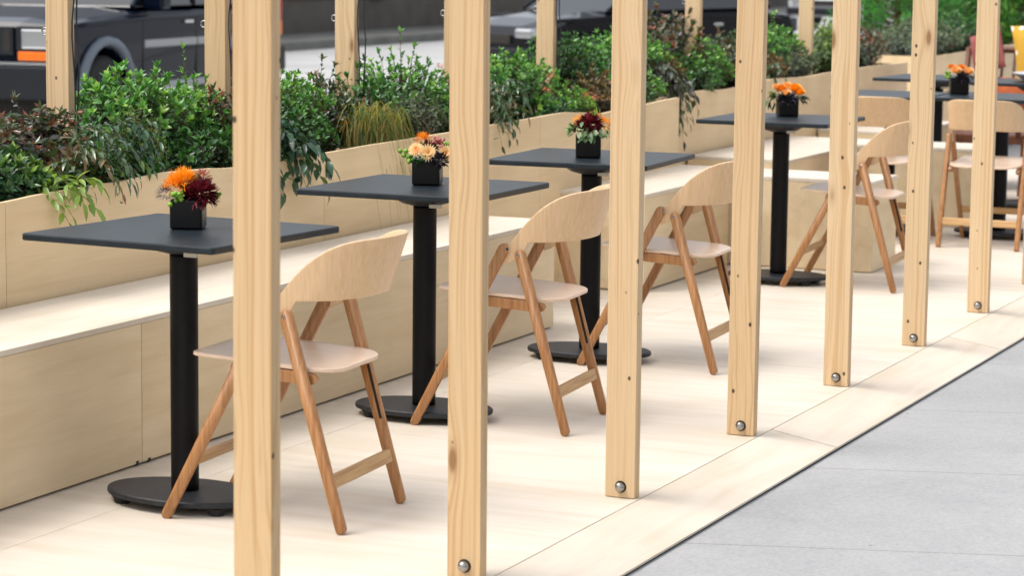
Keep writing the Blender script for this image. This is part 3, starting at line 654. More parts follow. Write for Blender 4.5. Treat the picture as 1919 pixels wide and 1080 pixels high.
trailing(6.62, 4.48, .80, [(-.15, -1, -.55), (.5, -1, -.5), (.1, -1, -.7)], 'lime', 'lime green leaf sprays hanging over the planter rim at far left', L=.064, Wd=.021, n=6, per=8, length=.26, seedlift=.05, mix_tone=(.2, .8))
trailing(6.86, 4.52, .85, [(.4, -1, -.6), (.9, -.8, -.45), (0, -1, -.6)], 'purplegreen', 'bronze green trailing sprays hanging above the nearest table', L=.050, Wd=.013, n=16, per=12, length=.36, mix_tone=(.1, .9))
trailing(7.10, 4.54, .84, [(.6, -1, -.5), (.9, -.8, -.45)], 'bigleaf', 'dark glossy trailing sprays left of the first vase', L=.050, Wd=.016, n=12, per=10, length=.30, mix_tone=(.1, .8))
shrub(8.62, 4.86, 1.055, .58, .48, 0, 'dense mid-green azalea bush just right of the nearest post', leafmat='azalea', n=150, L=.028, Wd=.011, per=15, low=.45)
shrub(8.45, 4.64, .92, .44, .26, 0, 'low dark green shrub under the azalea, left of the golden grass', leafmat='deep', n=90, L=.028, Wd=.010, per=14)
shrub(8.95, 4.82, 1.02, .34, .36, 0, 'purple-tipped green shrub behind the golden grass', leafmat='purplegreen', n=80, L=.034, Wd=.011, per=15, spires=2)
trailing(8.10, 4.53, .83, [(-.3, -1, -1.1), (.25, -1, -1.0), (0, -1, -1.2)], 'bigleaf', 'large dark glossy leaves drooping over the rim right of the nearest post', L=.066, Wd=.025, n=16, per=12, length=.32, mix_tone=(0, .6))
tuft(8.98, 4.60, .80, 520, .34, 'golden grass tuft arching over the rim left of the second vase', (.25, -1))
shrub(9.28, 4.80, 1.03, .30, .36, 0, 'open green shrub with upright shoots, right of the golden grass', leafmat='deep', n=50, L=.034, Wd=.013, per=13, spires=4)
shrub(9.72, 4.84, 1.08, .56, .46, 0, 'tall green azalea left of the second post, pink blossoms in it', leafmat='azalea', n=130, L=.029, Wd=.011, per=15, spires=4)
p_ = shrub(9.50, 4.66, .93, .34, .26, 0, 'grey-green shrub above the second vase', leafmat='silver', n=90, L=.022, Wd=.007, per=18)
p_ = shrub(9.80, 4.66, .95, .34, .26, 0, 'low green shrub with pink blossoms next to the second post', leafmat='azalea', n=70, L=.026, Wd=.010, per=14)
flowers_on(p_, [(-.12, -.09, .26), (-.02, -.11, .20), (.07, -.11, .23), (.0, -.10, .33), (-.16, -.05, .36)], 'pink')
shrub(10.30, 4.80, 1.0, .42, .44, 0, 'purple bronze shrub just right of the second post', leafmat='purplegreen', n=90, L=.040, Wd=.011, per=15, droop=.3, dist=True)
trailing(10.02, 4.56, .86, [(-.3, -1, -.9), (.2, -1, -.9)], 'purplegreen', 'bronze sprays drooping over the rim right of the second post', L=.055, Wd=.014, n=16, per=12, length=.32)
shrub(10.78, 4.84, 1.045, .72, .48, 0, 'bright green azalea bush above the third table, left of the third post', leafmat='azalea', n=170, L=.028, Wd=.011, per=15, low=.5, tonemin=.15)
p_ = shrub(10.95, 4.64, .90, .62, .26, 0, 'low green shrub with pink blossoms at the rim behind the third table', leafmat='azalea', n=90, L=.028, Wd=.010, per=14)
flowers_on(p_, [(.14, -.10, .13), (.20, -.11, .16), (.1, -.1, .17), (-.3, -.08, .22), (-.26, -.08, .28)], 'pink')
shrub(11.60, 4.90, 1.13, .56, .42, 0, 'tall dark green shrub left of the third post', leafmat='deep', n=130, L=.032, Wd=.013, per=15, tonemin=.2)
shrub(11.50, 4.68, .94, .50, .30, 0, 'bronze shrub low beside the third post', leafmat='brown', n=90, L=.032, Wd=.010, per=14)
shrub(12.45, 4.92, 1.10, .80, .46, 0, 'bright green bush just right of the third post', leafmat='azalea', n=170, L=.030, Wd=.011, per=15, low=.5, tonemin=.2)
shrub(12.05, 4.70, .93, .36, .34, 0, 'light green shrub at the planter corner', leafmat='azalea', n=80, L=.028, Wd=.010, per=14, tonemin=.35)
shrub(12.62, 4.78, 1.0, .40, .28, 0, 'red-brown shrub in front of the green bush', leafmat='brown', n=80, L=.030, Wd=.010, per=14)
trailing(12.48, 4.72, .86, [(-.35, -1, -1.15), (.15, -1, -1.0), (-.1, -1, -1.2)], 'purple', 'purple green leaves hanging at the planter corner, left of the fourth table', L=.070, Wd=.019, n=26, per=13, length=.42, mix_tone=(0, .6))
shrub(13.25, 4.96, 1.24, .56, .40, 0, 'tall open shrub with shiny purple leaves left of the fourth post', leafmat='purple', n=60, L=.045, Wd=.018, per=14, tonemin=0)
shrub(13.3, 4.80, 1.03, .60, .34, 0, 'green leafy shrub left of the fourth post, under the tall purple one', leafmat='azalea', n=110, L=.030, Wd=.011, per=14, tonemin=.15)
shrub(13.05, 4.74, .93, .5, .3, 0, 'dark mound of leaves at the rim behind the fourth table', leafmat='deep', n=70, L=.030, Wd=.010, per=14)
shrub(14.35, 4.98, 1.05, .66, .44, 0, 'purple-grey shrub right of the fourth post', leafmat='purplegreen', n=110, L=.036, Wd=.012, per=14)
shrub(14.35, 4.80, .93, .62, .30, 0, 'bronze yellow shrub above the orange ranunculus', leafmat='brown', n=110, L=.034, Wd=.011, per=14)
shrub(15.05, 5.00, 1.10, .80, .44, 0, 'green shrub with upright shoots left of the fifth post', leafmat='azalea', n=130, L=.032, Wd=.011, per=15, spires=4)
shrub(15.1, 4.84, .95, .62, .30, 0, 'silvery green shrub low left of the fifth post', leafmat='silver', n=100, L=.030, Wd=.009, per=14)
trailing(14.22, 4.74, .84, [(-.2, -1, -1.)], 'bigleaf', 'green spray beside the orange ranunculus vase', L=.055, Wd=.018, n=6, per=9, length=.28, mix_tone=(.3, .9))
shrub(16.35, 5.02, 1.06, .72, .46, 0, 'olive green shrub right of the fifth post', leafmat='conifer', n=120, L=.034, Wd=.011, per=14)
shrub(16.9, 4.96, 1.03, .60, .40, 0, 'purple bronze shrub left of the sixth post', leafmat='purple', n=110, L=.034, Wd=.012, per=14)
trailing(16.15, 4.76, .86, [(.5, -1, -.9)], 'silver', 'single sage green strand trailing down the far planter', L=.030, Wd=.012, n=5, per=14, length=.34, mix_tone=(.2, .8))
# far planter and conifers beyond
planter(18.2, 22.5, 4.75, 5.6, [(18.2, .76), (20, .77), (22.5, .76)], [20.3], 'far plywood planter between the sixth and seventh posts')
shrub(18.85, 5.05, 1.02, 1.1, .6, 0, 'grey-green shrub between the sixth and seventh posts', leafmat='silver', n=170, L=.036, Wd=.012, per=14, group='far shrubs')
shrub(19.9, 5.1, 1.05, 1.0, .6, 0, 'dark green leafy shrub behind the rust cushion', leafmat='deep', n=150, L=.038, Wd=.014, per=14, group='far shrubs')

# ------------------------------------------------------------------ vases and bouquets
def vase(x, y, z, s, rz, label):
    mb = MB(); h = s*.93
    o = mb.box(-s/2, s/2, -s/2, s/2, .0008, h).build('square_vase', M['vase'], bevel=.006); o.location = (x, y, z); o.rotation_euler = (0, 0, rad(rz))
    return tag(o, label, 'vase', 'black cube vases on the tables')
RV = Vector((.42, -.907, 0)); TV = Vector((-.907, -.42, 0)); ZV = Vector((0, 0, 1))    # bouquets are arranged to be seen from the pavement side
def off(r_, u_, t_): return RV*r_+ZV*u_+TV*t_
def ball_bloom(parent, c, R_, matn, n, pl, pw, name, curl=.2, up=0):
    lv = Leaves()
    for k in range(n):
        zz = 1-2*(k+.5)/n; 
        if zz < -.55: continue
        a = k*2.39996; r_ = math.sqrt(1-zz*zz); d = Vector((r_*math.cos(a), r_*math.sin(a), zz+up)).normalized(); d += Vector(rng.normal(0, .08, 3))
        lv.add(Vector(c)+d*R_*.42, d, Vector((.3, .2, 1)), R_*pl*rng.uniform(.85, 1.12), R_*pw*1.5, curl*rng.uniform(-1, 1), rng.uniform(.1, .9))
    return lv.build(name, M[matn], parent)
def daisy(parent, c, face, R_, matn='tan', centre='peach'):
    f = Vector(face).normalized(); a_ = f.orthogonal().normalized(); lv = Leaves()
    for ring, (nn, rr, lift) in enumerate(((20, 1, .15), (16, .8, .32), (12, .5, .6))):
        for k in range(nn):
            d = (Matrix.Rotation(2*math.pi*k/nn+ring*.17, 3, f) @ a_)+f*lift; lv.add(Vector(c)+f*.002*ring, d, f, R_*rr, R_*.27, -.05+.1*rng.random(), (.95 if ring == 0 else .55)-.3*rng.random())
    o = lv.build('daisy', M[matn], parent)
    ct = Leaves()
    for k in range(60):
        a = k*2.4; r_ = R_*.22*math.sqrt(k/60); d = f; ct.add(Vector(c)+(Matrix.Rotation(a, 3, f) @ a_)*r_+f*.003, d, a_, R_*.22, R_*.05, 0, rng.random()*.5)
    ct.build('daisy_centre', M[centre], o)
    return o
def berries(parent, c, n, spread, r=.0065, matn='berry'):
    mb = MB(); tn = []
    for k in range(n):
        q = Vector(c)+Vector(rng.uniform(-1, 1, 3))*spread; before = len(mb.v); mb.ball(q, r*rng.uniform(.8, 1.15), 10, 7); tn += [rng.random()]*(len(mb.v)-before)
    o = mb.build('berries', M[matn], parent, smooth=True); at = o.data.attributes.new('tone', 'FLOAT', 'POINT'); at.data.foreach_set('value', tn); return o
def sprig(parent, c, dirv, n, L_, W_, matn, name='leaf_sprig', spread=.7):
    lv = Leaves()
    for k in range(n):
        d = Vector(dirv).normalized()+Vector(rng.normal(0, spread*.5, 3)); lv.add(Vector(c)+Vector(rng.normal(0, .008, 3)), d, (rng.normal(0, .3), rng.normal(0, .3), 1), L_*rng.uniform(.7, 1.1), W_*rng.uniform(.8, 1.1), .25*rng.uniform(.3, 1.5), rng.uniform(.1, .9))
    return lv.build(name, M[matn], parent)
def ruffle(parent, c, R_, matn, name='ranunculus'):
    lv = Leaves(); f = (Vector((0, 0, 1))+TV*.5).normalized(); a_ = f.orthogonal().normalized()
    for ring in range(6):
        for k in range(7+ring*2):
            el = rad(80-ring*13); d = (Matrix.Rotation(2*math.pi*k/(7+ring*2)+ring*.5, 3, f) @ a_)*math.cos(el)+f*math.sin(el)
            lv.add(Vector(c)-f*R_*.25, d, f, R_*(.95+.03*ring), R_*.75, -.25, .2+.12*ring+.2*rng.random())
    return lv.build(name, M[matn], parent, wide=.6)
ZT = .7552
VS = [(5.955, 3.600, .088, 22, 'black square vase on the nearest table'), (7.425, 3.595, .090, 18, 'black square vase holding cream daisies on the second table'),
      (8.69, 3.555, .092, 23, 'black square vase under variegated leaves on the third table'), (11.32, 3.645, .092, 28, 'black square vase of orange ranunculus on the fourth table'),
      (13.585, 3.415, .098, 20, 'black square vase behind the right-hand chair back, between sixth and seventh posts')]
VP = []
for x, y, s, rz, lab in VS:
    vase(x, y, ZT, s, rz, lab); VP.append((x, y, ZT+s*.93))
def bq(i, label):
    return thing('flower_bouquet', VP[i], label, 'flowers', 'bouquets in the black vases')
b = bq(0, 'orange pincushion and dark crimson chrysanthemum bouquet on the nearest table')
ball_bloom(b, off(-.012, .038, .0), .044, 'amber', 300, .72, .08, 'pincushion', .5, .35); ball_bloom(b, off(-.034, .030, .014), .036, 'amber', 220, .72, .09, 'pincushion', .5, .35)
ball_bloom(b, off(.036, .010, .016), .052, 'crimson', 420, .58, .17, 'chrysanthemum', .5); ball_bloom(b, off(.038, .052, -.012), .026, 'rose', 90, .8, .14, 'chrysanthemum')
ball_bloom(b, off(-.062, .010, .0), .026, 'thistle', 200, .8, .05, 'thistle'); berries(b, off(-.024, .004, .042), 15, .017); berries(b, off(.085, .010, 0), 3, .006, .005)
sprig(b, off(.0, .015, .02), (0, 0, 1), 14, .03, .014, 'crimson', spread=1.2); sprig(b, off(0, .01, 0), (0, 0, 1), 30, .05, .02, 'deep', spread=1.6)
b = bq(1, 'cream daisies with green berries and dark skimmia on the second table')
daisy(b, off(.003, .022, .044), TV+ZV*.45, .033); daisy(b, off(.058, .020, .030), TV+ZV*.5+RV*.4, .032); daisy(b, off(-.035, .032, .030), TV+ZV*.9-RV*.4, .030, 'peach', 'orange')
ball_bloom(b, off(-.015, .055, .0), .028, 'orange', 120, .9, .09, 'pincushion', .3, .4); berries(b, off(.035, .048, 0), 34, .020, .0055, 'rose')
berries(b, off(-.066, .012, .01), 12, .021, .0075); berries(b, off(.058, .048, 0), 5, .012, .006)
ball_bloom(b, off(.038, -.006, .044), .030, 'plum', 90, .95, .3, 'dark_foliage'); sprig(b, off(-.025, .0, .04), -RV*.3+TV, 16, .035, .017, 'deep'); sprig(b, off(0, .01, 0), (0, 0, 1), 36, .055, .02, 'deep', spread=1.6)
sprig(b, off(0, .04, .02), (0, 0, 1), 10, .03, .012, 'crimson', spread=1.2)
b = bq(2, 'dark crimson chrysanthemum bouquet edged with variegated leaves on the third table')
ball_bloom(b, off(.006, .030, .012), .052, 'crimson', 420, .58, .17, 'chrysanthemum', .5); ball_bloom(b, off(-.030, .022, .012), .032, 'crimson', 130, .75, .18, 'chrysanthemum')
ball_bloom(b, off(.026, .050, -.02), .030, 'orange', 120, .85, .1, 'pincushion', .3, .3); ball_bloom(b, off(.060, .035, .0), .028, 'amber', 110, .85, .12, 'pincushion', .3); ball_bloom(b, off(-.034, .045, -.01), .024, 'peach', 70, .9, .3, 'bloom')
for r_, u_ in ((-.028, -.002), (-.006, .006), (.016, .004), (.040, .006), (-.02, .020), (-.016, -.016), (.02, -.01)):
    sprig(b, off(r_, u_+.012, .045), TV*.8-ZV*.6+RV*r_*12, 4, .034, .022, 'variegated', 'variegated_leaf', .5)
sprig(b, off(.055, .0, .02), RV+ZV*.2, 18, .032, .015, 'azalea', spread=1); sprig(b, off(-.058, .015, .01), -RV+ZV*.3, 18, .032, .014, 'azalea', spread=1); sprig(b, off(.02, .06, 0), (0, 0, 1), 6, .04, .016, 'lime', spread=.5)
b = bq(3, 'orange and peach ranunculus bouquet with dark foliage on the fourth table')
ruffle(b, off(.034, .038, .010), .036, 'amber'); ruffle(b, off(.050, .022, .030), .030, 'amber'); ruffle(b, off(-.028, .036, .005), .032, 'orange'); ruffle(b, off(-.012, .018, .040), .028, 'peach'); ruffle(b, off(-.050, .045, -.01), .024, 'peach'); ruffle(b, off(.0, .052, -.02), .026, 'peach')
ball_bloom(b, off(-.012, -.010, .036), .036, 'plum', 100, .95, .3, 'dark_foliage'); ball_bloom(b, off(.02, -.004, .036), .026, 'thistle', 80, .95, .3, 'dark_foliage')
sprig(b, off(-.055, .008, .01), -RV-ZV*.2, 22, .04, .018, 'bigleaf'); sprig(b, off(.062, .0, .0), RV-ZV*.1, 22, .036, .018, 'bigleaf'); sprig(b, off(-.07, -.02, .0), -RV*.4-ZV, 7, .05, .02, 'bigleaf', spread=.5); sprig(b, off(-.06, .02, 0), -RV+ZV*.4, 8, .03, .015, 'lime')
b = bq(4, 'peach blooms with green berries beside the sixth post, on the far table')
ruffle(b, off(-.022, .030, .02), .036, 'peach'); ruffle(b, off(.042, .026, .02), .036, 'peach'); ruffle(b, off(.01, .045, -.01), .030, 'orange'); ruffle(b, off(-.04, .048, -.01), .026, 'orange')
berries(b, off(-.062, .010, .01), 14, .016, .008); ball_bloom(b, off(.01, -.010, .036), .036, 'plum', 100, .95, .3, 'dark_foliage'); sprig(b, off(.07, .0, 0), RV-ZV*.2, 14, .04, .02, 'plum')

# ------------------------------------------------------------------ cars
PAINT = lambda n, c: simple(n, c, .10, 0, .22, .03, 3, coat=0)
M['glass'] = simple('car glass', (.012, .014, .016), .05, 0, .8)
M['chrome'] = simple('chrome trim', (.7, .7, .7), .15, 1)
M['plastic'] = simple('dark bumper plastic', (.012, .014, .018), .4, 0, .3)
M['lens'] = simple('headlamp lens', (.55, .56, .56), .12, .6)
M['amber_lens'] = simple('amber lens', (.80, .16, .01), .25)
M['red_lens'] = simple('red lens', (.45, .02, .02), .25)
M['silver_paint_highlight'] = simple('pale cladding and crease highlight', (.35, .36, .37), .35)  # pale trim colour, also used for painted crease highlights on the off-road car
def loft(mb, st, prof):
    """st: list of (x, halfwidth_low, halfwidth_high, z_low, z_mid, z_high)"""
    pass
def car(name, loc, rz, label, paint, kind='suv', L_=4.3, parts=True):
    root = thing(name, loc, label, 'car', 'cars parked in the street', rad(rz)); hw = .90 if kind == 'suv' else .89
    if kind == 'suv':
        low = [(0, .50), (0, .95), (.06, 1.02), (.25, 1.055), (1.25, 1.13), (1.35, 1.14), (4.18, 1.12), (4.28, 1.0), (4.3, .5)]; gx = [(1.28, 1.13), (1.95, 1.66), (2.2, 1.70), (3.9, 1.68), (4.16, 1.12)]
        wx, wr, sill = (.72, 3.36), .36, .40
    else:
        low = [(0, .35), (-.02, .60), (.10, .72), (.5, .82), (1.25, .92), (3.7, .95), (4.35, .88), (4.45, .6), (4.4, .35)]; gx = [(1.15, .90), (1.95, 1.38), (2.4, 1.44), (3.2, 1.40), (3.95, .94)]
        wx, wr, sill = (.86, 3.50), .32, .26
    # lower body with wheel openings, extruded and crowned across the width
    prof = [(x, z) for x, z in low]
    under = []
    for w in reversed(wx):
        rr = wr+.07
        under += [(w+rr*math.cos(a), max(sill, wr+rr*math.sin(a))) for a in [k*math.pi/10 for k in range(11)]]
    prof = prof+[(low[-1][0]-.1, sill)]+[p for p in under]+[(.12, sill)]
    n = len(prof); ys = [(-1, .0), (-.985, .018), (-.90, .03), (-.5, .035), (.5, .035), (.90, .03), (.985, .018), (1, 0)]; vs = []
    for s, in_ in ys:
        for x, z in prof:
            zz = z; 
            if z > .8*low[3][1]: zz = z-.05*(abs(s)**6)
            fx = x+(.10*abs(s)**4 if x < .2 else 0)-(.08*abs(s)**4 if x > L_-.2 else 0)
            tuck = 1-.04*max(0, (.75-z))
            vs.append((fx, s*hw*tuck, zz))
    fs = []
    for k in range(len(ys)-1):
        for i in range(n): fs.append((k*n+i, (k+1)*n+i, (k+1)*n+(i+1) % n, k*n+(i+1) % n))
    fs += [tuple(range(n)), tuple(range((len(ys)-1)*n, len(ys)*n))[::-1]]
    MB().add(vs, fs).build('body', paint, root, bevel=.02)
    tw = .66 if kind == 'suv' else .58; vs = []; m_ = len(gx)
    for s in (-1, 1):
        for x, z in gx: q = (z-gx[0][1])/(gx[2][1]-gx[0][1]); vs.append((x, s*(hw*.96*(1-q)+(hw-.13)*q) if q > 0 else s*hw*.96, z))
    MB().add(vs, [tuple(range(m_)), tuple(range(m_, 2*m_))[::-1]]+[(i, i+m_, (i+1) % m_+m_, (i+1) % m_) for i in range(m_)]).build('cabin_glass', M['glass'], root, bevel=.015)
    roof = MB(); rx0, rx1 = gx[1][0]+.03, gx[3][0]-.02; zt = gx[2][1]
    roof.box(rx0, rx1, -(hw-.13), hw-.13, zt-.05, zt+.025)
    for s in (-1, 1):
        for (xa, za), (xb, zb) in ((gx[0], gx[1]), (gx[4], gx[3]), ((gx[2][0]+.25, gx[0][1]), (gx[2][0]+.2, zt))):
            roof.tube([(xa, s*(hw*.955), za), (xb, s*(hw-.115), zb)], .035, 6)
    roof.build('roof', paint, root, bevel=.02)
    for s in (-1, 1):
        for w in wx:
            mt = Matrix.Translation((w, s*(hw-.11), wr)) @ Matrix.Rotation(rad(90), 4, 'X')
            wh = MB().lathe([(.2, -.10), (wr*.9, -.11), (wr, -.08), (wr, .08), (wr*.9, .11), (.2, .10)], 36, mtx=mt).build('wheel', M['rubber'], root, smooth=True)
            MB().lathe([(.02, -.112), (.05, -.10), (wr*.35, -.075), (wr*.58, -.105), (wr*.63, -.114), (wr*.63, .114), (wr*.58, .105), (wr*.35, .075), (.05, .10), (.02, .112)], 28, mtx=mt).build('rim', M['silver_paint_highlight'] if kind != 'suv' else M['plastic'], wh, smooth=True)
            MB().box(w-wr-.06, w+wr+.06, s*(hw-.24)-.02, s*(hw-.24)+.02, .3, wr*2+.08).build('wheel_well', M['gap'], root)
            if kind == 'suv':
                arc = MB(); path = [(w+(wr+.115)*math.cos(a)*1.0, s*(hw+.01), wr-.02+(wr+.15)*math.sin(a)) for a in [rad(2)+k*rad(176)/12 for k in range(13)]]
                arc.tube(path, .048, 8).build('fender_flare', M['flare'], root, smooth=True)
    sb = -1
    if kind == 'suv':
        gr = MB().box(-.025, .02, -.42, .42, .74, .98).build('grille', M['plastic'], root)
        for k in range(7): y = -.36+k*.12; MB().box(-.028, -.0255, y-.035, y+.035, .765, .955).build('grille_slot', M['gap'], gr)
        for s in (-1, 1):
            h = MB().box(-.028, .03, min(s*.50, s*.77), max(s*.50, s*.77), .795, .965).build('headlight', M['lens'], root, bevel=.015)
            MB().box(-.022, .02, min(s*.45, s*.84), max(s*.45, s*.84), .78, .985).build('headlight_surround', M['plastic'], root)
            MB().box(-.034, .10, min(s*.47, s*.80), max(s*.47, s*.80), .695, .772).build('indicator', M['amber_lens'], root, bevel=.008)
            MB().box(4.20, 4.315, min(s*.70, s*.895), max(s*.70, s*.895), .95, 1.16).build('tail_light', M['red_lens'], root, bevel=.01)
            MB().box(4.20, 4.315, min(s*.70, s*.895), max(s*.70, s*.895), .80, .945).build('rear_indicator', M['amber_lens'], root, bevel=.01)
        MB().box(-.14, .05, -.90, .90, .36, .66).build('bumper', M['plastic'], root, bevel=.025); MB().box(.02, .30, -.84, .84, .16, .36).build('valance', M['gap'], root)
        MB().box(-.145, -.02, -.88, .88, .662, .685).build('bumper_strip', M['chrome'], root)
        MB().box(4.26, 4.43, -.88, .88, .44, .70).build('bumper', M['plastic'], root, bevel=.025)
    else:
        for s in (-1, 1):
            MB().box(-.035, .25, min(s*.48, s*.80), max(s*.48, s*.80), .58, .70).build('headlight', M['lens'], root, bevel=.03)
            MB().box(4.3, 4.47, min(s*.5, s*.84), max(s*.5, s*.84), .62, .80).build('tail_light', M['glass'], root, bevel=.02)
        MB().box(-.04, .02, -.40, .40, .50, .62).build('grille', M['gap'], root, bevel=.01)
        MB().box(-.06, .05, -.85, .85, .30, .46).build('bumper', M['plastic'], root, bevel=.03)
    for s in (-1, 1):
        zz = .80 if kind == 'suv' else .55
        for x0, x1 in ((1.42, 2.42), (2.45, 3.05)):
            MB().box(x0, x1, min(s*(hw-.005), s*(hw+.016)), max(s*(hw-.005), s*(hw+.016)), zz-.035, zz+.035).build('moulding_highlight', M['silver_paint_highlight' if kind == 'suv' else 'plastic'], root, bevel=.006)  # on the off-road car this pale strip paints in body crease highlights
            MB().box(x0+.75*(x1-x0), x0+.75*(x1-x0)+.16, min(s*(hw-.01), s*(hw+.03)), max(s*(hw-.01), s*(hw+.03)), zz+.17, zz+.20).build('door_handle', M['chrome'], root, bevel=.005)
        for x in (1.40, 2.435, 3.08): MB().box(x-.006, x+.006, min(s*(hw-.01), s*(hw+.0012)), max(s*(hw-.01), s*(hw+.0012)), sill+.06, 1.05 if kind == 'suv' else .86).build('door_gap', M['gap'], root)
        zc = 1.0 if kind == 'suv' else .80
        MB().tube([(.12, s*(hw-.035), zc-.03), (.4, s*(hw-.012), zc), (1.3, s*(hw-.006), zc+.035), (3.9, s*(hw-.006), zc+.045), (4.2, s*(hw-.03), zc)], .028, 8).build('shoulder_crease', paint, root, smooth=True)
        MB().box(1.35, 3.1, min(s*(hw-.02), s*(hw+.02)), max(s*(hw-.02), s*(hw+.02)), sill-.02, sill+.05).build('sill', M['silver_paint_highlight'], root, bevel=.015)
        MB().box(1.42, 1.60, min(s*(hw-.02), s*(hw+.19)), max(s*(hw-.02), s*(hw+.19)), gx[0][1]-.02, gx[0][1]+.13).build('mirror', paint, root, bevel=.03)
    return root
M['flare'] = simple('grey fender flare', (.13, .155, .19), .25, 0, .5)
car('parked_car', (18.44, 13.30, -.2), 3.5, 'dark navy boxy off-road car at the upper left, amber indicators and grey wheel flares', PAINT('navy paint', (.002, .005, .014)), 'suv')
car('parked_car', (29.3, 13.3, -.2), -28, 'black hatchback in the street behind the third post', PAINT('black paint', (.004, .004, .006)), 'sedan')
car('parked_car', (52.8, 16.3, -.2), -15, 'silver white car in the distance right of the fifth post', PAINT('white paint', (.55, .56, .58)), 'sedan')

# ------------------------------------------------------------------ far right seating
M['wicker'] = oak('brown timber chair', (.16, .06, .03), .5)
M['yellow'] = None
m, t, b = mat('yellow print cloth'); v = nd(t, 'ShaderNodeTexVoronoi', Scale=16.); t.links.new(objvec(t, (1, 1, 1)), v.inputs['Vector']); r = ramp(t, [(.0, (.80, .76, .62)), (.26, (.80, .76, .62)), (.31, (.55, .31, .03)), (.8, (.58, .34, .035))]); t.links.new(v.outputs['Distance'], r.inputs[0])
t.links.new(r.outputs[0], b.inputs['Base Color']); b.inputs['Roughness'].default_value = .9; M['yellow'] = m
M['rust'] = simple('rust cloth', (.27, .085, .075), .9, 0, .2, .2, 20)
M['orangecloth'] = simple('orange cloth', (.62, .16, .06), .9, 0, .2, .15, 20)
def cushion(name, loc, rot, s, th, m_, label):
    mb = MB(); N = 12; vs = []
    for side in (1, -1):
        for i in range(N+1):
            for j in range(N+1):
                u = -1+2*i/N; v_ = -1+2*j/N; e = (1-u**2)**.45*(1-v_**2)**.45; pin = 1-.10*(1-abs(u))*(abs(v_)**3)-.0; pin2 = 1-.10*(1-abs(v_))*(abs(u)**3)
                vs.append((u*s/2*pin2 if False else u*s/2*(1-.08*(1-abs(v_)**2)*abs(u)), side*th/2*e, v_*s/2*(1-.08*(1-abs(u)**2)*abs(v_))))
    K = (N+1)**2; fs = []
    for i in range(N):
        for j in range(N):
            a = i*(N+1)+j; fs += [(a, a+N+1, a+N+2, a+1), (K+a, K+a+1, K+a+N+2, K+a+N+1)]
    o = mb.add(vs, fs).build(name, m_, smooth=True); o.location = loc; o.rotation_euler = rot
    return tag(o, label, 'cushion', 'cushions on the far armchairs')
def lounge(loc, rz, label):
    root = thing('lounge_chair', loc, label, 'chair', 'brown lounge chairs at the far right', rad(rz))
    MB().box(-.30, .30, -.28, .28, .30, .36).build('seat', M['wicker'], root, bevel=.01)
    for sx in (-1, 1):
        for sy in (-1, 1): MB().tube([(sx*.29, sy*.28, 0), (sx*.27, sy*.27, .31)], .018, 8).build('leg', M['wicker'], root)
        MB().tube([(-.30, sx*.30, .36), (-.28, sx*.31, .58), (.28, sx*.31, .60), (.30, sx*.28, .36)], .018, 8).build('armrest', M['wicker'], root, smooth=True)
    bk_ = MB().tube([(.30, -.28, .34), (.42, -.27, .88)], .02, 8).tube([(.30, .28, .34), (.42, .27, .88)], .02, 8).tube([(.42, -.27, .87), (.42, .27, .87)], .022, 8)
    for k in range(6): y = -.2+.08*k; bk_.tube([(.31, y, .36), (.415, y, .86)], .01, 6)
    bk_.build('backrest', M['wicker'], root, smooth=True)
    return root
FT = copy_tree(T0); FT.location = (15.15, 3.35, 0); tag(FT, 'far black table at the right edge behind the vase table', 'table', 'square black cafe tables')
FT2 = copy_tree(T0); FT2.location = (15.3, 3.98, 0); tag(FT2, 'far black table behind the peach blooms, between sixth and seventh posts', 'table', 'square black cafe tables')
lounge((16.15, 3.30, 0), 0, 'brown wooden armchair with yellow cushion at the right edge')
lounge((16.45, 3.91, 0), 0, 'brown wooden armchair with rust cushion, just left of the seventh post')
cushion('cushion', (16.43, 3.56, .845), (rad(4), rad(8), rad(84)), .46, .14, M['yellow'], 'mustard yellow cushion with pale pattern at the right edge')
cushion('cushion', (16.72, 4.02, .86), (rad(6), rad(20), rad(58)), .30, .11, M['rust'], 'rust red cushion peeking out left of the seventh post')
cushion('cushion', (16.02, 3.66, .60), (rad(-18), rad(0), rad(88)), .30, .11, M['orangecloth'], 'orange cushion seen just under the far black table')
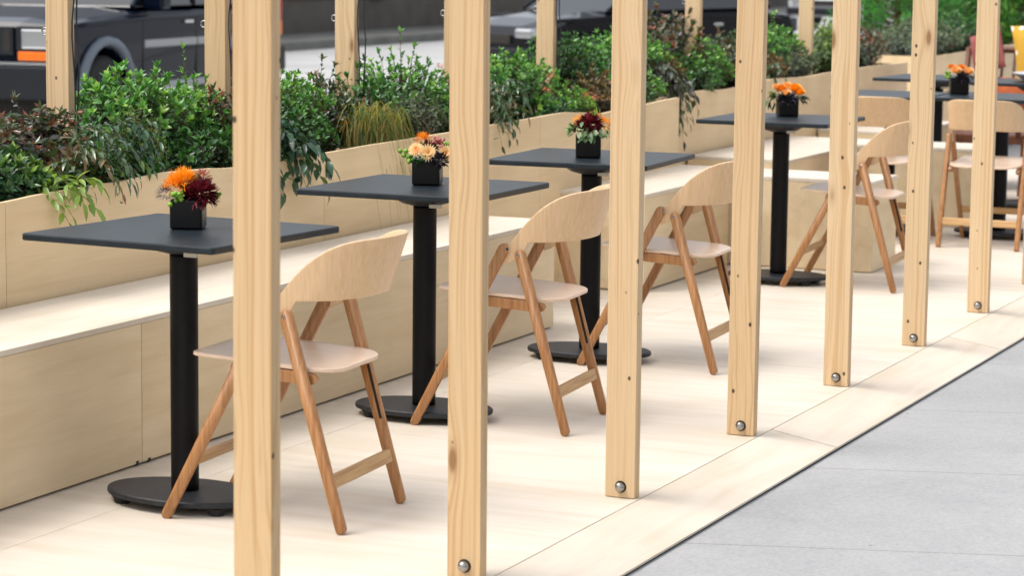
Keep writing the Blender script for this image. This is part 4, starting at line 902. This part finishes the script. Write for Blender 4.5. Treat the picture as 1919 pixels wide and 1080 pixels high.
tr = MB().lathe([(.02, 0), (.20, .0), (.27, .045), (.275, .05), (.26, .048), (.19, .010), (.02, .008)], 40).build('serving_bowl', simple('pale glazed bowl', (.55, .55, .57), .2), smooth=True); tr.location = (15.2, 3.22, .7555); tag(tr, 'wide pale bowl on the far black table at the right edge', 'bowl')

# trees and bushes beyond the far end
def bush(x, y, z0, w, h, leafmat, label, n, L_, name='conifer_bush', cat='tree', up=True, W_=None):
    root = thing(name, (x, y, z0), label, cat, 'evergreens beyond the far end'); lv = Leaves(); tk = MB()
    tk.tube([(0, 0, 0), (.01, .01, h*.85)], [.05, .015], 8).build('trunk', M['stem'], root)
    br = MB()
    for i in range(n):
        q = rng.uniform(.02, 1)**.8; a = rng.uniform(0, 2*math.pi); R_ = w/2*(1-q**2.2)**.6*(.85+.25*math.sin(3*a+q*9)); zz = h*q
        p0 = Vector((0, 0, zz*.75)); p1 = Vector((R_*math.cos(a), R_*math.sin(a), zz*rng.uniform(.93, 1.07))); br.tube([p0, p1], [.006, .002], 3, cap=False)
        tn = rng.uniform(.1, .9)
        for k in range(26):
            f = rng.uniform(.5, 1.04); p = p0.lerp(p1, f)+Vector(rng.normal(0, .035, 3)); d = (p1-p0).normalized()+Vector((0, 0, .8 if up else .2))+Vector(rng.normal(0, .5, 3))
            lv.add(p, d, (rng.normal(), rng.normal(), .5), L_*rng.uniform(.6, 1.2), (W_ or L_*.22)*rng.uniform(.7, 1.2), .1, tn+rng.uniform(-.25, .25))
    br.build('branches', M['stem'], root); lv.build('crown', M[leafmat], root)
    return root
MB_ = thing('plant_trough', (23.6, 6.1, -.05), 'dark trough holding the evergreens beyond the far end', 'planter')
MB().box(-1.6, 2.6, -.9, .9, 0, .5).build('box', simple('dark trough', (.05, .045, .04), .7), MB_, bevel=.01)
bush(22.9, 6.35, .45, 1.3, 1.05, 'cypress', 'rounded bright evergreen left of the sixth post', 240, .07)
bush(23.6, 5.85, .45, 1.1, 1.2, 'cypress', 'dark evergreen just right of the sixth post', 220, .07)
bush(24.9, 6.0, .45, 1.2, 1.1, 'azalea', 'leafy evergreen left of the seventh post top', 200, .06, W_=.022)
bush(21.9, 4.95, .70, .75, .50, 'azalea', 'light green leafy bush at the upper right edge', 150, .06, W_=.024)
